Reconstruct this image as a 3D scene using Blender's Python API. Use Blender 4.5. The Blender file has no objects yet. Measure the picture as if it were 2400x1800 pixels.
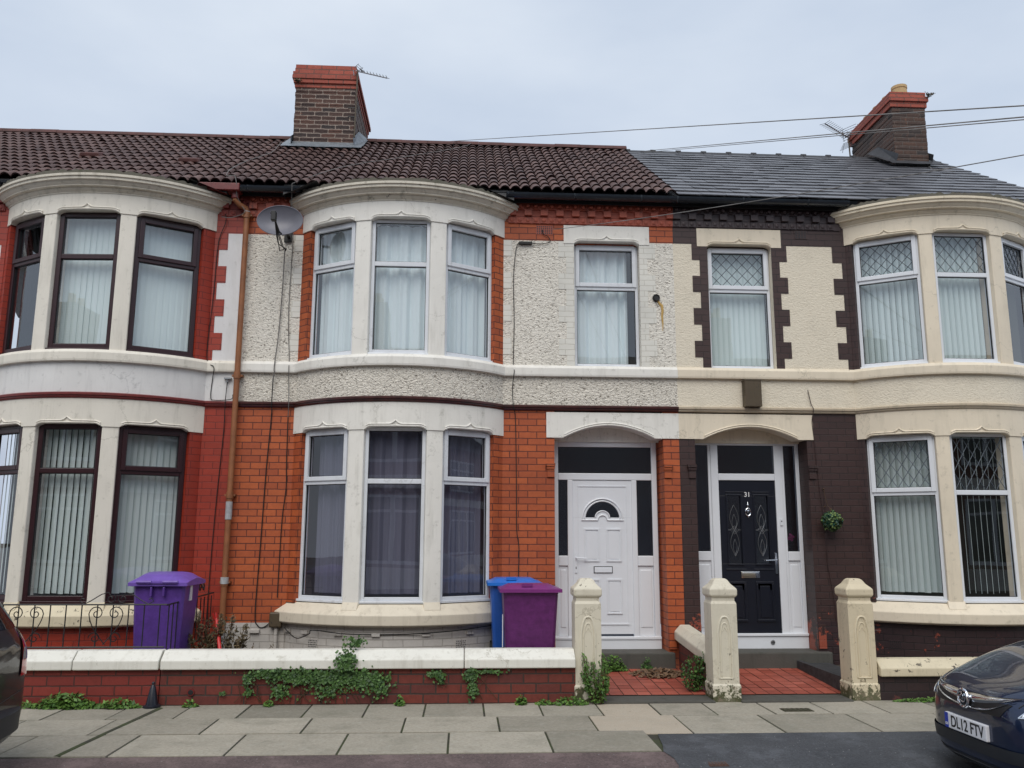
import bpy, bmesh, math, random
from mathutils import Vector, Matrix, bvhtree
random.seed(7)
C = bpy.context.scene.collection
SC = bpy.context.scene
rad = math.radians

# ---------------- camera, sky, sun, exposure ----------------
cam_d = bpy.data.cameras.new("camera"); cam = bpy.data.objects.new("camera", cam_d); C.objects.link(cam)
cam_d.sensor_width = 36.0; cam_d.lens = 30.0; cam_d.clip_end = 2000
P_, Y_, R_ = rad(10.15), rad(3.2), rad(0.2)
fw = Vector((math.sin(Y_)*math.cos(P_), math.cos(Y_)*math.cos(P_), math.sin(P_)))
rt = Vector((math.cos(Y_), -math.sin(Y_), 0)); up = rt.cross(fw)
rt2 = rt*math.cos(R_)+up*math.sin(R_); up2 = -rt*math.sin(R_)+up*math.cos(R_)
cam.matrix_world = Matrix(((rt2.x,up2.x,-fw.x,0),(rt2.y,up2.y,-fw.y,-11.0),(rt2.z,up2.z,-fw.z,1.7),(0,0,0,1)))
SC.camera = cam

W = bpy.data.worlds.new("World"); SC.world = W; W.use_nodes = True
nt = W.node_tree; nt.nodes.clear()
def WN(t, **k):
    n = nt.nodes.new(t)
    for a, b in k.items(): setattr(n, a, b)
    return n
o = WN('ShaderNodeOutputWorld'); bg = WN('ShaderNodeBackground'); bg.inputs[1].default_value = 0.1
sky = WN('ShaderNodeTexSky', sky_type='NISHITA', sun_disc=False, sun_elevation=rad(48), sun_rotation=rad(200))
tc = WN('ShaderNodeTexCoord'); mp = WN('ShaderNodeMapping'); mp.inputs['Scale'].default_value = (1.2, 1.2, 3.2)
ns = WN('ShaderNodeTexNoise'); ns.inputs['Scale'].default_value = 1.6; ns.inputs['Detail'].default_value = 5; ns.inputs['Roughness'].default_value = .5
cr = WN('ShaderNodeValToRGB')
cr.color_ramp.elements[0].position = .32; cr.color_ramp.elements[0].color = (4.2, 4.9, 6.0, 1)
cr.color_ramp.elements[1].position = .68; cr.color_ramp.elements[1].color = (5.8, 6.35, 7.1, 1)
mx = WN('ShaderNodeMixRGB'); mx.inputs[0].default_value = .93
nt.links.new(tc.outputs['Generated'], mp.inputs[0]); nt.links.new(mp.outputs[0], ns.inputs['Vector'])
nt.links.new(ns.outputs['Fac'], cr.inputs[0]); nt.links.new(sky.outputs[0], mx.inputs[1]); nt.links.new(cr.outputs[0], mx.inputs[2])
nt.links.new(mx.outputs[0], bg.inputs[0]); nt.links.new(bg.outputs[0], o.inputs[0])

sd = bpy.data.lights.new("sun", 'SUN'); sd.energy = 1.5; sd.angle = rad(50); sd.color = (1, .94, .86)
sun = bpy.data.objects.new("sun", sd); C.objects.link(sun)
sun.rotation_euler = (rad(40), 0, rad(-12)); sun.location = (0, -20, 20)
SC.view_settings.view_transform = 'Standard'; SC.view_settings.look = 'None'
SC.view_settings.exposure = 0.40; SC.view_settings.gamma = 1
SC.cycles.max_bounces = 6; SC.cycles.transparent_max_bounces = 24

# ---------------- materials ----------------
class NT:
    def __init__(s, name):
        s.m = bpy.data.materials.new(name); s.m.use_nodes = True
        s.t = s.m.node_tree; s.b = s.t.nodes['Principled BSDF']; s.out = s.t.nodes['Material Output']
        s.geo = s.t.nodes.new('ShaderNodeNewGeometry').outputs['Position']
    def n(s, t, **k):
        n = s.t.nodes.new(t)
        for a, b in k.items():
            if a.startswith('i_'): n.inputs[a[2:].replace('_', ' ')].default_value = b
            else: setattr(n, a, b)
        return n
    def l(s, a, b): s.t.links.new(a, b)
    def uv(s): return s.n('ShaderNodeUVMap').outputs[0]
    def mapv(s, v, sc):
        m = s.n('ShaderNodeMapping'); m.inputs['Scale'].default_value = sc; s.l(v, m.inputs[0]); return m.outputs[0]
    def noise(s, sc, det=4, rough=.55, v=None, dist=0):
        n = s.n('ShaderNodeTexNoise', i_Scale=sc, i_Detail=det, i_Roughness=rough, i_Distortion=dist); s.l(v or s.geo, n.inputs['Vector']); return n.outputs['Fac']
    def ramp(s, f, p0, p1, c0=(0,0,0), c1=(1,1,1)):
        r = s.n('ShaderNodeValToRGB'); e = r.color_ramp.elements
        e[0].position = p0; e[1].position = p1; e[0].color = (*c0, 1); e[1].color = (*c1, 1)
        s.l(f, r.inputs[0]); return r.outputs[0]
    def mix(s, f, a, b, mode='MIX'):
        m = s.n('ShaderNodeMixRGB', blend_type=mode)
        for i, v in ((0, f), (1, a), (2, b)):
            if hasattr(v, 'links'): s.l(v, m.inputs[i])
            elif i == 0: m.inputs[0].default_value = v
            else: m.inputs[i].default_value = (*v, 1)
        return m.outputs[0]
    def math(s, op, a, b=0):
        m = s.n('ShaderNodeMath', operation=op)
        for i, v in ((0, a), (1, b)):
            if hasattr(v, 'links'): s.l(v, m.inputs[i])
            else: m.inputs[i].default_value = v
        return m.outputs[0]
    def bump(s, h, st=.3, d=.01, prev=None):
        b = s.n('ShaderNodeBump', i_Strength=st, i_Distance=d); s.l(h, b.inputs['Height'])
        if prev: s.l(prev, b.inputs['Normal'])
        s.l(b.outputs[0], s.b.inputs['Normal']); return b.outputs[0]
    def col(s, c):
        if hasattr(c, 'links'): s.l(c, s.b.inputs['Base Color'])
        else: s.b.inputs['Base Color'].default_value = (*c, 1)
    def set(s, **k):
        for a, b in k.items(): s.b.inputs[a.replace('_', ' ')].default_value = b
        return s.m

def paint(name, c, rough=.55, dirt=.5, dcol=(.16,.15,.10), chip=None, bump=.25, wet=0, chip_amt=.70, algae=0):
    """masonry paint: patchy grime, vertical streaks, optional flaking"""
    k = NT(name)
    big = k.noise(1.3, 5, .6)
    streak = k.noise(3.0, 5, .65, k.mapv(k.geo, (3.0, 3.0, .45)))
    fine = k.noise(26, 4, .6)
    c1 = k.mix(k.ramp(big, .35, .72), tuple(x*.92 for x in c), tuple(min(1, x*1.03) for x in c))
    c1 = k.mix(k.math('MULTIPLY', k.ramp(streak, .52, .78), dirt*.55), c1, dcol)
    c1 = k.mix(k.math('MULTIPLY', k.ramp(k.noise(9, 6, .7), .58, .72), min(1, dirt*.8)), c1, dcol)
    st2 = k.noise(2.0, 6, .75, k.mapv(k.geo, (7.0, 7.0, .55)))
    c1 = k.mix(k.math('MULTIPLY', k.ramp(st2, .58, .70), min(1, dirt*.55)), c1, tuple((x+y)*.5 for x, y in zip(dcol, c)))
    if chip:
        c1 = k.mix(k.ramp(k.noise(7.5, 7, .72, None, .4), chip_amt, chip_amt+.02), c1, chip)
    if algae:
        sx = k.n('ShaderNodeSeparateXYZ'); k.l(k.geo, sx.inputs[0])
        f = k.math('ADD', k.noise(11, 6, .75), k.math('MULTIPLY', sx.outputs['Z'], -1.1))
        c1 = k.mix(k.ramp(f, .36, .40), c1, (.075,.080,.035)); c1 = k.mix(k.ramp(k.math('ADD', k.noise(17, 6, .8), k.math('MULTIPLY', sx.outputs['Z'], -.25)), .545, .56), c1, (.16,.13,.085))
    vo = k.n('ShaderNodeTexVoronoi', feature='DISTANCE_TO_EDGE', i_Scale=.9)
    wv = k.n('ShaderNodeTexNoise', i_Scale=1.3, i_Detail=8.0, i_Roughness=.62); k.l(k.geo, wv.inputs['Vector']); vm = k.n('ShaderNodeVectorMath', operation='ADD'); k.l(k.geo, vm.inputs[0]); k.l(wv.outputs['Color'], vm.inputs[1]); k.l(vm.outputs[0], vo.inputs['Vector'])
    crk = k.math('MULTIPLY', k.ramp(vo.outputs['Distance'], .0012, .005, (1,1,1), (0,0,0)), k.ramp(k.noise(.8, 2, .5), .52, .60))
    c1 = k.mix(k.math('MULTIPLY', crk, .6*min(1, dirt*1.6)), c1, dcol)
    c1 = k.mix(k.math('MULTIPLY', k.ramp(k.noise(2.7, 2, .4), .56, .575), .10), c1, tuple(x*.8 for x in c))
    k.col(c1); k.bump(k.math('ADD', k.math('MULTIPLY', fine, .6), k.math('MULTIPLY', big, 1.2)), bump, .006)
    return k.set(Roughness=rough)

def bricks(name, c1, c2, mortar, bw=.235, rh=.0845, ms=.006, var=.5, rough=.8, spots=None, bumpst=.6, wob=.004, patch=None, off=.5, spot_pos=.63):
    k = NT(name); uv = k.uv()
    nz = k.n('ShaderNodeTexNoise', i_Scale=14.0, i_Detail=3.0); k.l(uv, nz.inputs['Vector'])
    sub = k.n('ShaderNodeVectorMath', operation='SUBTRACT'); k.l(nz.outputs['Color'], sub.inputs[0]); sub.inputs[1].default_value = (.5,.5,.5)
    scl = k.n('ShaderNodeVectorMath', operation='SCALE'); k.l(sub.outputs[0], scl.inputs[0]); scl.inputs['Scale'].default_value = wob*2.5
    add = k.n('ShaderNodeVectorMath', operation='ADD'); k.l(uv, add.inputs[0]); k.l(scl.outputs[0], add.inputs[1])
    b = k.n('ShaderNodeTexBrick', i_Scale=1.0, offset=off)
    b.inputs['Brick Width'].default_value = bw; b.inputs['Row Height'].default_value = rh
    b.inputs['Mortar Size'].default_value = ms; b.inputs['Mortar Smooth'].default_value = .3; b.inputs['Bias'].default_value = 0
    b.inputs['Color1'].default_value = (*c1, 1); b.inputs['Color2'].default_value = (*c2, 1); b.inputs['Mortar'].default_value = (*mortar, 1)
    k.l(add.outputs[0], b.inputs['Vector'])
    v = k.ramp(k.noise(18, 5, .7), .25, .8, (1-var*.5,)*3, (1+var*.25,)*3)
    c = k.mix(1.0, b.outputs['Color'], v, 'MULTIPLY')
    c = k.mix(k.math('MULTIPLY', k.ramp(k.noise(1.1, 4, .6), .45, .75), .35), c, tuple(x*.45 for x in c1))
    c = k.mix(k.math('MULTIPLY', k.ramp(k.noise(6.5, 6, .8), .62, .72), .55), c, tuple(x*.35 for x in c1))
    c = k.mix(k.math('MULTIPLY', k.ramp(k.noise(34, 3, .7), .70, .76), .35), c, tuple(min(1, x*1.6+.08) for x in c1))
    if spots: c = k.mix(k.ramp(k.noise(2.6, 7, .7), spot_pos, spot_pos+.05), c, spots)
    if patch: c = k.mix(k.ramp(k.noise(4.2, 6, .75), .60, .615), c, patch)
    if name == 'brown_painted_brick':
        sx = k.n('ShaderNodeSeparateXYZ'); k.l(k.geo, sx.inputs[0])
        c = k.mix(k.ramp(k.math('SUBTRACT', k.noise(5.5, 6, .8), k.math('MULTIPLY', sx.outputs['Z'], .33)), .335, .345), c, (.30,.07,.04))
    k.col(c)
    h = k.math('ADD', k.math('MULTIPLY', k.math('SUBTRACT', 1.0, b.outputs['Fac']), 1.0), k.math('MULTIPLY', k.noise(55, 4, .7), .25))
    k.bump(h, bumpst, .006)
    return k.set(Roughness=rough)

def dash(name, c, pit, st=1.0, sc=1.0, depth=.02):
    """wet-dash render: torn ridges and dark pits"""
    k = NT(name)
    v = k.mapv(k.geo, (1.0, 1.0, 1.7))
    n1 = k.noise(26*sc, 3, .55, v, .9); n2 = k.noise(70*sc, 3, .6)
    vo = k.n('ShaderNodeTexVoronoi', i_Scale=34*sc); k.l(v, vo.inputs['Vector'])
    h = k.math('ADD', k.math('MULTIPLY', k.ramp(n1, .38, .62), 1.0), k.math('MULTIPLY', n2, .35))
    h = k.math('ADD', h, k.math('MULTIPLY', vo.outputs['Distance'], .5))
    c1 = k.mix(k.ramp(n1, .355, .41), pit, c)
    c1 = k.mix(k.math('MULTIPLY', k.ramp(k.noise(2.2, 5, .65), .52, .75), .28), c1, tuple(x*.45 for x in c))
    k.col(c1); k.bump(h, st, depth)
    return k.set(Roughness=.85)

def simple(name, c, rough=.5, metal=0, var=0, bump=0, sc=20, coat=0, spec=.5):
    k = NT(name)
    if var: k.col(k.mix(k.ramp(k.noise(sc, 5, .65), .3, .75), tuple(x*(1-var) for x in c), tuple(min(1,x*(1+var*.5)) for x in c)))
    else: k.col(c)
    if bump: k.bump(k.noise(sc*2, 4, .6), bump, .004)
    k.set(Roughness=rough, Metallic=metal, Coat_Weight=coat, Coat_Roughness=.03)
    k.b.inputs['Specular IOR Level'].default_value = spec
    return k.m

def glass(name, tint=(1,1,1), ior=2.1, rough=0.0, wob=.12):
    k = NT(name); k.t.nodes.remove(k.b)
    tr = k.n('ShaderNodeBsdfTransparent'); tr.inputs[0].default_value = (*tint, 1)
    gl = k.n('ShaderNodeBsdfGlossy'); gl.inputs['Roughness'].default_value = rough; gl.inputs[0].default_value = (.95,.97,1,1)
    fr = k.n('ShaderNodeFresnel'); geo = k.n('ShaderNodeNewGeometry'); k.l(k.math('ADD', ior, k.math('MULTIPLY', geo.outputs['Backfacing'], 1/ior-ior)), fr.inputs['IOR']); mxx = k.n('ShaderNodeMixShader')
    b = k.n('ShaderNodeBump', i_Strength=wob, i_Distance=.01); k.l(k.noise(1.6, 1, .3), b.inputs['Height']); k.l(b.outputs[0], gl.inputs['Normal'])
    k.l(fr.outputs[0], mxx.inputs[0]); k.l(tr.outputs[0], mxx.inputs[1]); k.l(gl.outputs[0], mxx.inputs[2]); k.l(mxx.outputs[0], k.out.inputs[0])
    return k.m

def rndmat(name, c1, c2, rough=.7, grain=60, bump=.3, dirt=.3, dcol=(.05,.05,.03), spec=.4, coarse=2.0, extra=None):
    """per-tile colour comes from the 'rnd' attribute"""
    k = NT(name)
    a = k.n('ShaderNodeAttribute', attribute_name='rnd').outputs['Fac']
    c = k.mix(a, c1, c2)
    c = k.mix(1.0, c, k.ramp(k.noise(grain, 3, .8), .2, .8, (.72,)*3, (1.2,)*3), 'MULTIPLY')
    c = k.mix(k.math('MULTIPLY', k.ramp(k.noise(coarse, 6, .7), .48, .72), dirt), c, dcol)
    if 'flag' in name:
        v = k.n('ShaderNodeTexVoronoi', i_Scale=7.0); k.l(k.geo, v.inputs['Vector'])
        c = k.mix(k.math('MULTIPLY', k.ramp(v.outputs['Distance'], .05, .08, (1,1,1), (0,0,0)), .55), c, (.10,.10,.085))
        c = k.mix(k.math('MULTIPLY', k.ramp(k.noise(9, 5, .75), .52, .70), .35), c, (.42,.41,.36))
    if extra: c = k.mix(k.ramp(k.noise(extra[1], 5, .8), extra[2], extra[2]+.04), c, extra[0])
    k.col(c); k.bump(k.noise(grain*.8, 4, .7), bump, .004)
    k.b.inputs['Specular IOR Level'].default_value = spec
    return k.set(Roughness=rough)

M_ = {}
M_['brick2'] = bricks('orange_pressed_brick', (.51,.115,.031), (.37,.074,.023), (.10,.022,.014), rough=.62, ms=.0062, var=.45, wob=.003)
M_['brick2dirty'] = bricks('garden_wall_brick', (.20,.038,.024), (.12,.028,.023), (.05,.034,.028), bw=.26, rh=.098, ms=.009, rough=.7, var=.6, spots=(.05,.028,.028))
M_['brickred1'] = bricks('red_painted_brick', (.36,.036,.015), (.31,.031,.014), (.14,.013,.008), ms=.005, rough=.5, var=.25, bumpst=.35)
M_['brickwall1'] = bricks('red_painted_garden_brick', (.26,.036,.025), (.20,.028,.022), (.075,.025,.02), bw=.27, rh=.098, ms=.008, rough=.6, var=.4)
M_['brick3'] = bricks('brown_painted_brick', (.056,.028,.025), (.045,.023,.021), (.022,.012,.011), ms=.006, rough=.5, var=.4, bumpst=.5)
M_['brick3flake'] = bricks('flaking_brown_brick', (.040,.020,.022), (.034,.018,.02), (.016,.01,.011), ms=.006, rough=.5, var=.5, patch=(.26,.055,.03))
M_['brick3wall'] = bricks('dark_garden_brick', (.032,.02,.022), (.045,.024,.024), (.02,.014,.014), ms=.006, rough=.55, var=.5, bw=.25, rh=.09, patch=(.11,.04,.035))
M_['stack'] = bricks('sooty_chimney_brick', (.125,.058,.042), (.034,.027,.028), (.36,.29,.24), bw=.235, rh=.078, ms=.0085, var=.9, spots=(.22,.085,.05), wob=.010, bumpst=1)
M_['stack3'] = bricks('black_chimney_brick', (.048,.036,.033), (.115,.060,.042), (.13,.105,.09), bw=.24, rh=.078, ms=.007, var=.7, spots=(.18,.085,.055), wob=.012, bumpst=1)
M_['stackred'] = bricks('red_cap_brick', (.42,.10,.065), (.33,.075,.05), (.17,.08,.06), bw=.25, rh=.094, ms=.009, var=.5, wob=.006)
M_['plinth2'] = bricks('white_painted_plinth_brick', (.60,.565,.52), (.56,.53,.49), (.42,.39,.35), ms=.006, rough=.6, var=.25, bumpst=.7, spots=(.36,.32,.28), spot_pos=.66)
M_['quoin2'] = bricks('cream_glazed_brick', (.76,.745,.675), (.74,.725,.66), (.58,.56,.49), bw=.24, rh=.0753, ms=.006, rough=.35, var=.1, bumpst=.3)
M_['dash2'] = dash('cream_wet_dash', (.86,.82,.73), (.24,.21,.175), .8, 1.05, .011)
M_['dash2low'] = dash('weathered_wet_dash', (.86,.81,.71), (.22,.19,.155), .9, 1.05, .013)
M_['rend1'] = paint('smooth_white_render', (.74,.735,.735), dirt=.35, bump=.12)
M_['rend1b'] = paint('smooth_white_render_band', (.74,.735,.72), dirt=.5, bump=.12, dcol=(.2,.2,.2))
M_['rend3'] = dash('rough_cream_render', (.78,.71,.575), (.70,.63,.50), .45, 1.1, .010)
M_['stone1'] = paint('cream_painted_stone', (.78,.74,.65), dirt=.5, chip=(.22,.19,.15), chip_amt=.715)
M_['stone2'] = paint('white_painted_stone', (.83,.81,.75), dirt=.45, chip=(.35,.32,.26), chip_amt=.715)
M_['stone3'] = paint('buff_painted_stone', (.79,.70,.55), dirt=.42, chip=(.22,.17,.12), chip_amt=.715)
M_['sill2'] = paint('weathered_sill_paint', (.72,.65,.52), dirt=.8, dcol=(.30,.25,.18), chip=(.35,.3,.22), chip_amt=.72)
M_['corn1'] = paint('grimy_cornice_paint', (.66,.61,.51), dirt=.9, dcol=(.13,.12,.08), chip=(.07,.065,.05), chip_amt=.655)
M_['corn3'] = paint('buff_cornice_paint', (.77,.68,.52), dirt=.45, dcol=(.2,.17,.1), chip=(.09,.08,.06), chip_amt=.72)
M_['moss'] = paint('mossy_cement', (.14,.13,.105), dirt=.9, dcol=(.06,.07,.03), bump=1, rough=.95, chip=(.4,.38,.3), chip_amt=.66)
M_['mould1'] = simple('red_painted_moulding', (.17,.018,.016), .45, var=.3)
M_['mould2'] = simple('dark_glazed_moulding', (.07,.016,.014), .3, var=.6, sc=8)
M_['mould3'] = paint('buff_painted_moulding', (.50,.42,.31), dirt=.8)
M_['frieze2'] = paint('red_terracotta', (.40,.085,.045), dirt=1, dcol=(.05,.02,.016), bump=.5)
M_['frieze1'] = paint('dark_red_terracotta', (.24,.03,.02), dirt=1, dcol=(.05,.015,.012), bump=.5)
M_['frieze3'] = paint('brown_painted_terracotta', (.055,.035,.037), dirt=.8, dcol=(.02,.015,.015), bump=.5, rough=.45)
M_['upvc'] = simple('white_upvc', (.76,.79,.83), .22, var=.03, sc=4)
M_['upvcd'] = paint('grubby_white_upvc', (.72,.75,.79), rough=.3, dirt=.35, bump=.02, dcol=(.25,.25,.24))
M_['brownpvc'] = simple('dark_brown_frame', (.034,.011,.014), .3, var=.2)
M_['gasket'] = simple('black_gasket', (.012,.013,.016), .5)
M_['lead'] = simple('lead_came', (.10,.125,.15), .4)
M_['glass'] = glass('window_glass'); M_['glassdark'] = glass('door_glass', (.45,.48,.53), 1.75, .16)
M_['glassbay'] = glass('double_glazing', (.90,.90,.93), 1.72)
def blindmat(name, c, tr=.12):
    k = NT(name); k.col(c); k.set(Roughness=.8)
    t = k.n('ShaderNodeBsdfTranslucent'); t.inputs[0].default_value = (*c, 1); m = k.n('ShaderNodeMixShader'); m.inputs[0].default_value = tr
    k.l(k.b.outputs[0], m.inputs[1]); k.l(t.outputs[0], m.inputs[2]); k.l(m.outputs[0], k.out.inputs[0]); return k.m
M_['blind'] = blindmat('pale_blind_fabric', (.72,.85,.85)); M_['blindlow'] = blindmat('grey_green_blind', (.66,.76,.71), .1)
M_['net'] = blindmat('white_net_curtain', (.76,.87,.89)); M_['curtain'] = blindmat('mauve_curtain', (.155,.16,.21), .1)
M_['room'] = simple('dim_room', (.045,.05,.04), .9); M_['roomdark'] = simple('dark_hall', (.13,.14,.16), .6)
M_['gutter'] = simple('black_gutter', (.018,.024,.032), .16, var=.3); M_['gutterred'] = simple('red_gutter', (.16,.022,.02), .4, var=.4)
M_['fascia'] = simple('black_fascia', (.010,.011,.013), .6)
M_['rustpipe'] = simple('rust_brown_pipe', (.30,.115,.045), .55, var=.35, sc=6, bump=.2)
M_['tape'] = simple('grey_tape', (.42,.43,.44), .5, var=.3)
M_['flash'] = simple('lead_flashing', (.19,.215,.24), .45, var=.4, sc=9, bump=.5)
M_['felt'] = simple('roofing_felt', (.05,.052,.055), .7, var=.6, sc=14, bump=.6)
M_['tile'] = rndmat('brown_roof_tile', (.030,.013,.013), (.185,.112,.096), .6, 45, .3, .45, (.03,.022,.022), .3, 1.6)
M_['ridge'] = simple('ridge_tile_brown', (.10,.035,.03), .7, var=.5, sc=5, bump=.3)
M_['slate'] = rndmat('welsh_slate', (.095,.097,.108), (.155,.157,.172), .42, 30, .25, .35, (.05,.05,.055), .6, 1.2, ((.45,.46,.46), 5.0, .80))
M_['ridge3'] = simple('slate_ridge', (.045,.046,.052), .6, var=.5, sc=6, bump=.3)
M_['pot'] = simple('buff_chimney_pot', (.55,.38,.19), .8, var=.3, sc=6)
M_['flag'] = rndmat('concrete_flag', (.24,.222,.18), (.43,.395,.325), .9, 32, .5, .5, (.15,.15,.115), .25, 2.6)
M_['flagb'] = rndmat('buff_flag', (.44,.38,.30), (.48,.42,.34), .9, 75, .4, .25, (.2,.18,.14), .3, 1.0)
k = NT('mossy_joint'); k.col(k.mix(k.ramp(k.noise(3, 5, .7), .42, .60), (.040,.038,.028), (.050,.065,.022))); M_['joint'] = k.set(Roughness=1.0)
def tarmac(name, c, c2, sp=(.3,.3,.3)):
    k = NT(name)
    col = k.mix(k.ramp(k.noise(1.5, 5, .6), .35, .7), c, c2)
    col = k.mix(1.0, col, k.ramp(k.noise(48, 4, .9), .3, .72, (.45,)*3, (1.6,)*3), 'MULTIPLY')
    v = k.n('ShaderNodeTexVoronoi', i_Scale=26.0); k.l(k.geo, v.inputs['Vector'])
    col = k.mix(k.math('MULTIPLY', k.ramp(v.outputs['Distance'], .10, .16, (1,1,1), (0,0,0)), k.ramp(k.noise(20, 2, .5), .54, .6)), col, sp)
    col = k.mix(k.math('MULTIPLY', k.ramp(k.noise(2.3, 6, .75), .5, .62), .45), col, tuple(x*1.9 for x in c2))
    k.col(col); k.bump(k.noise(150, 3, .8), .6, .006); return k.set(Roughness=.8)
M_['tarpurple'] = tarmac('purplish_tarmac', (.10,.072,.070), (.135,.098,.094)); M_['tarblack'] = tarmac('fresh_tarmac', (.045,.049,.057), (.068,.073,.083))
M_['quarry'] = rndmat('quarry_tile', (.30,.065,.04), (.44,.115,.075), .6, 50, .15, .45, (.16,.05,.04), .4, 2.2)
M_['darkjoint'] = simple('dark_grout', (.045,.028,.022), .95)
M_['step'] = paint('worn_stone_step', (.085,.082,.072), dirt=.9, dcol=(.03,.035,.025), bump=1, rough=.9)
M_['soil'] = simple('garden_soil', (.07,.055,.04), 1, var=.6, sc=12, bump=1)
M_['coping2'] = paint('white_painted_coping', (.79,.78,.71), dirt=.65, chip=(.10,.08,.06), chip_amt=.685, dcol=(.25,.22,.15))
M_['coping3'] = paint('flaking_buff_coping', (.68,.60,.43), dirt=.5, chip=(.09,.075,.055), chip_amt=.60, dcol=(.2,.17,.1))
M_['pier'] = paint('cream_painted_pier', (.70,.655,.53), dirt=.55, chip=(.12,.10,.07), chip_amt=.64, dcol=(.22,.19,.12), bump=.6, algae=1)
M_['pierb'] = paint('buff_painted_pier', (.69,.60,.43), dirt=.5, chip=(.13,.10,.07), chip_amt=.63, dcol=(.22,.18,.11), bump=.6, algae=1)
M_['iron'] = simple('black_wrought_iron', (.012,.012,.013), .5, var=.4)
M_['chrome'] = simple('bright_chrome', (.75,.77,.8), .08, 1)
M_['steel'] = simple('dull_steel', (.35,.36,.37), .4, .8)
M_['doorwhite'] = simple('white_door', (.76,.785,.82), .25, var=.03, sc=3)
M_['doorblack'] = simple('black_woodgrain_door', (.010,.012,.020), .28, bump=.1, sc=30)
M_['number'] = simple('silver_number', (.75,.75,.75), .3)
M_['dish'] = simple('grey_dish', (.17,.17,.20), .42, var=.25, sc=3); M_['cable'] = simple('black_cable', (.012,.012,.012), .6)
M_['cablegrey'] = simple('weathered_cable', (.22,.21,.20), .7, var=.5, sc=4)
M_['alarm'] = paint('peeling_brown_box', (.085,.062,.035), dirt=1, dcol=(.03,.02,.015), chip=(.02,.018,.015), chip_amt=.6, rough=.5)
M_['binpurple'] = simple('purple_bin_plastic', (.10,.040,.27), .42, var=.3, sc=14); M_['binpurplelid'] = simple('purple_lid_plastic', (.175,.095,.44), .4, var=.2, sc=10)
M_['binmaroon'] = simple('maroon_bin_plastic', (.125,.020,.135), .42, var=.35, sc=13); M_['binmaroonlid'] = simple('maroon_lid_plastic', (.20,.035,.19), .32, var=.1)
M_['binblue'] = simple('blue_bin_plastic', (.02,.10,.42), .35, var=.1); M_['binbluelid'] = simple('blue_lid_plastic', (.02,.17,.62), .32, var=.1)
M_['rubber'] = simple('black_rubber', (.012,.012,.012), .7); M_['coneblk'] = simple('black_plastic', (.010,.013,.022), .35)
M_['redplastic'] = simple('red_plastic', (.55,.02,.02), .35); M_['whitelabel'] = simple('white_label', (.7,.7,.75), .5)
M_['pinkp'] = simple('pink_petal', (.5,.06,.2), .6)
def leafmat(name, a, b):
    k = NT(name); at = k.n('ShaderNodeAttribute', attribute_name='rnd').outputs['Fac']
    k.col(k.mix(at, a, b)); k.b.inputs['Specular IOR Level'].default_value = .4; return k.set(Roughness=.5)
M_['ivy'] = leafmat('ivy_leaf', (.018,.055,.012), (.10,.20,.045)); M_['weed'] = leafmat('weed_leaf', (.035,.09,.015), (.14,.26,.05))
M_['topiary'] = leafmat('topiary_leaf', (.006,.05,.035), (.20,.28,.08)); M_['dead'] = leafmat('dry_leaf', (.10,.055,.03), (.22,.14,.08))
M_['deadbush'] = leafmat('dry_bush', (.05,.04,.02), (.20,.15,.08)); M_['stem'] = simple('brown_stem', (.07,.04,.02), .9)
k = NT('dark_blue_car_paint'); k.col((.006,.018,.058)); k.set(Roughness=.28, Metallic=.55, Coat_Weight=1.0, Coat_Roughness=.02); M_['carblue'] = k.m
k = NT('black_car_paint'); k.col((.008,.009,.012)); k.set(Roughness=.3, Metallic=.4, Coat_Weight=1.0, Coat_Roughness=.03); M_['carblack'] = k.m
M_['trim'] = simple('black_trim', (.014,.018,.024), .5); M_['carglass'] = simple('tinted_car_glass', (.012,.014,.016), .04, spec=.8)
M_['lamp'] = simple('clear_lamp', (.55,.58,.62), .08, .5, coat=1); M_['redlamp'] = simple('red_lamp_lens', (.5,.008,.02), .12, coat=1)
M_['platewhite'] = simple('number_plate_white', (.78,.80,.84), .4); M_['plateblue'] = simple('plate_blue', (.01,.04,.4), .4); M_['ink'] = simple('black_ink', (.01,.01,.012), .5)
M_['drain'] = simple('rusty_drain_iron', (.06,.055,.03), .8, var=.5, sc=30, bump=.5); M_['drainr'] = simple('red_iron_cover', (.11,.06,.045), .8, var=.4, sc=30)
M_['oppbrick'] = bricks('plain_red_brick', (.22,.06,.04), (.17,.05,.035), (.1,.06,.05))

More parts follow.
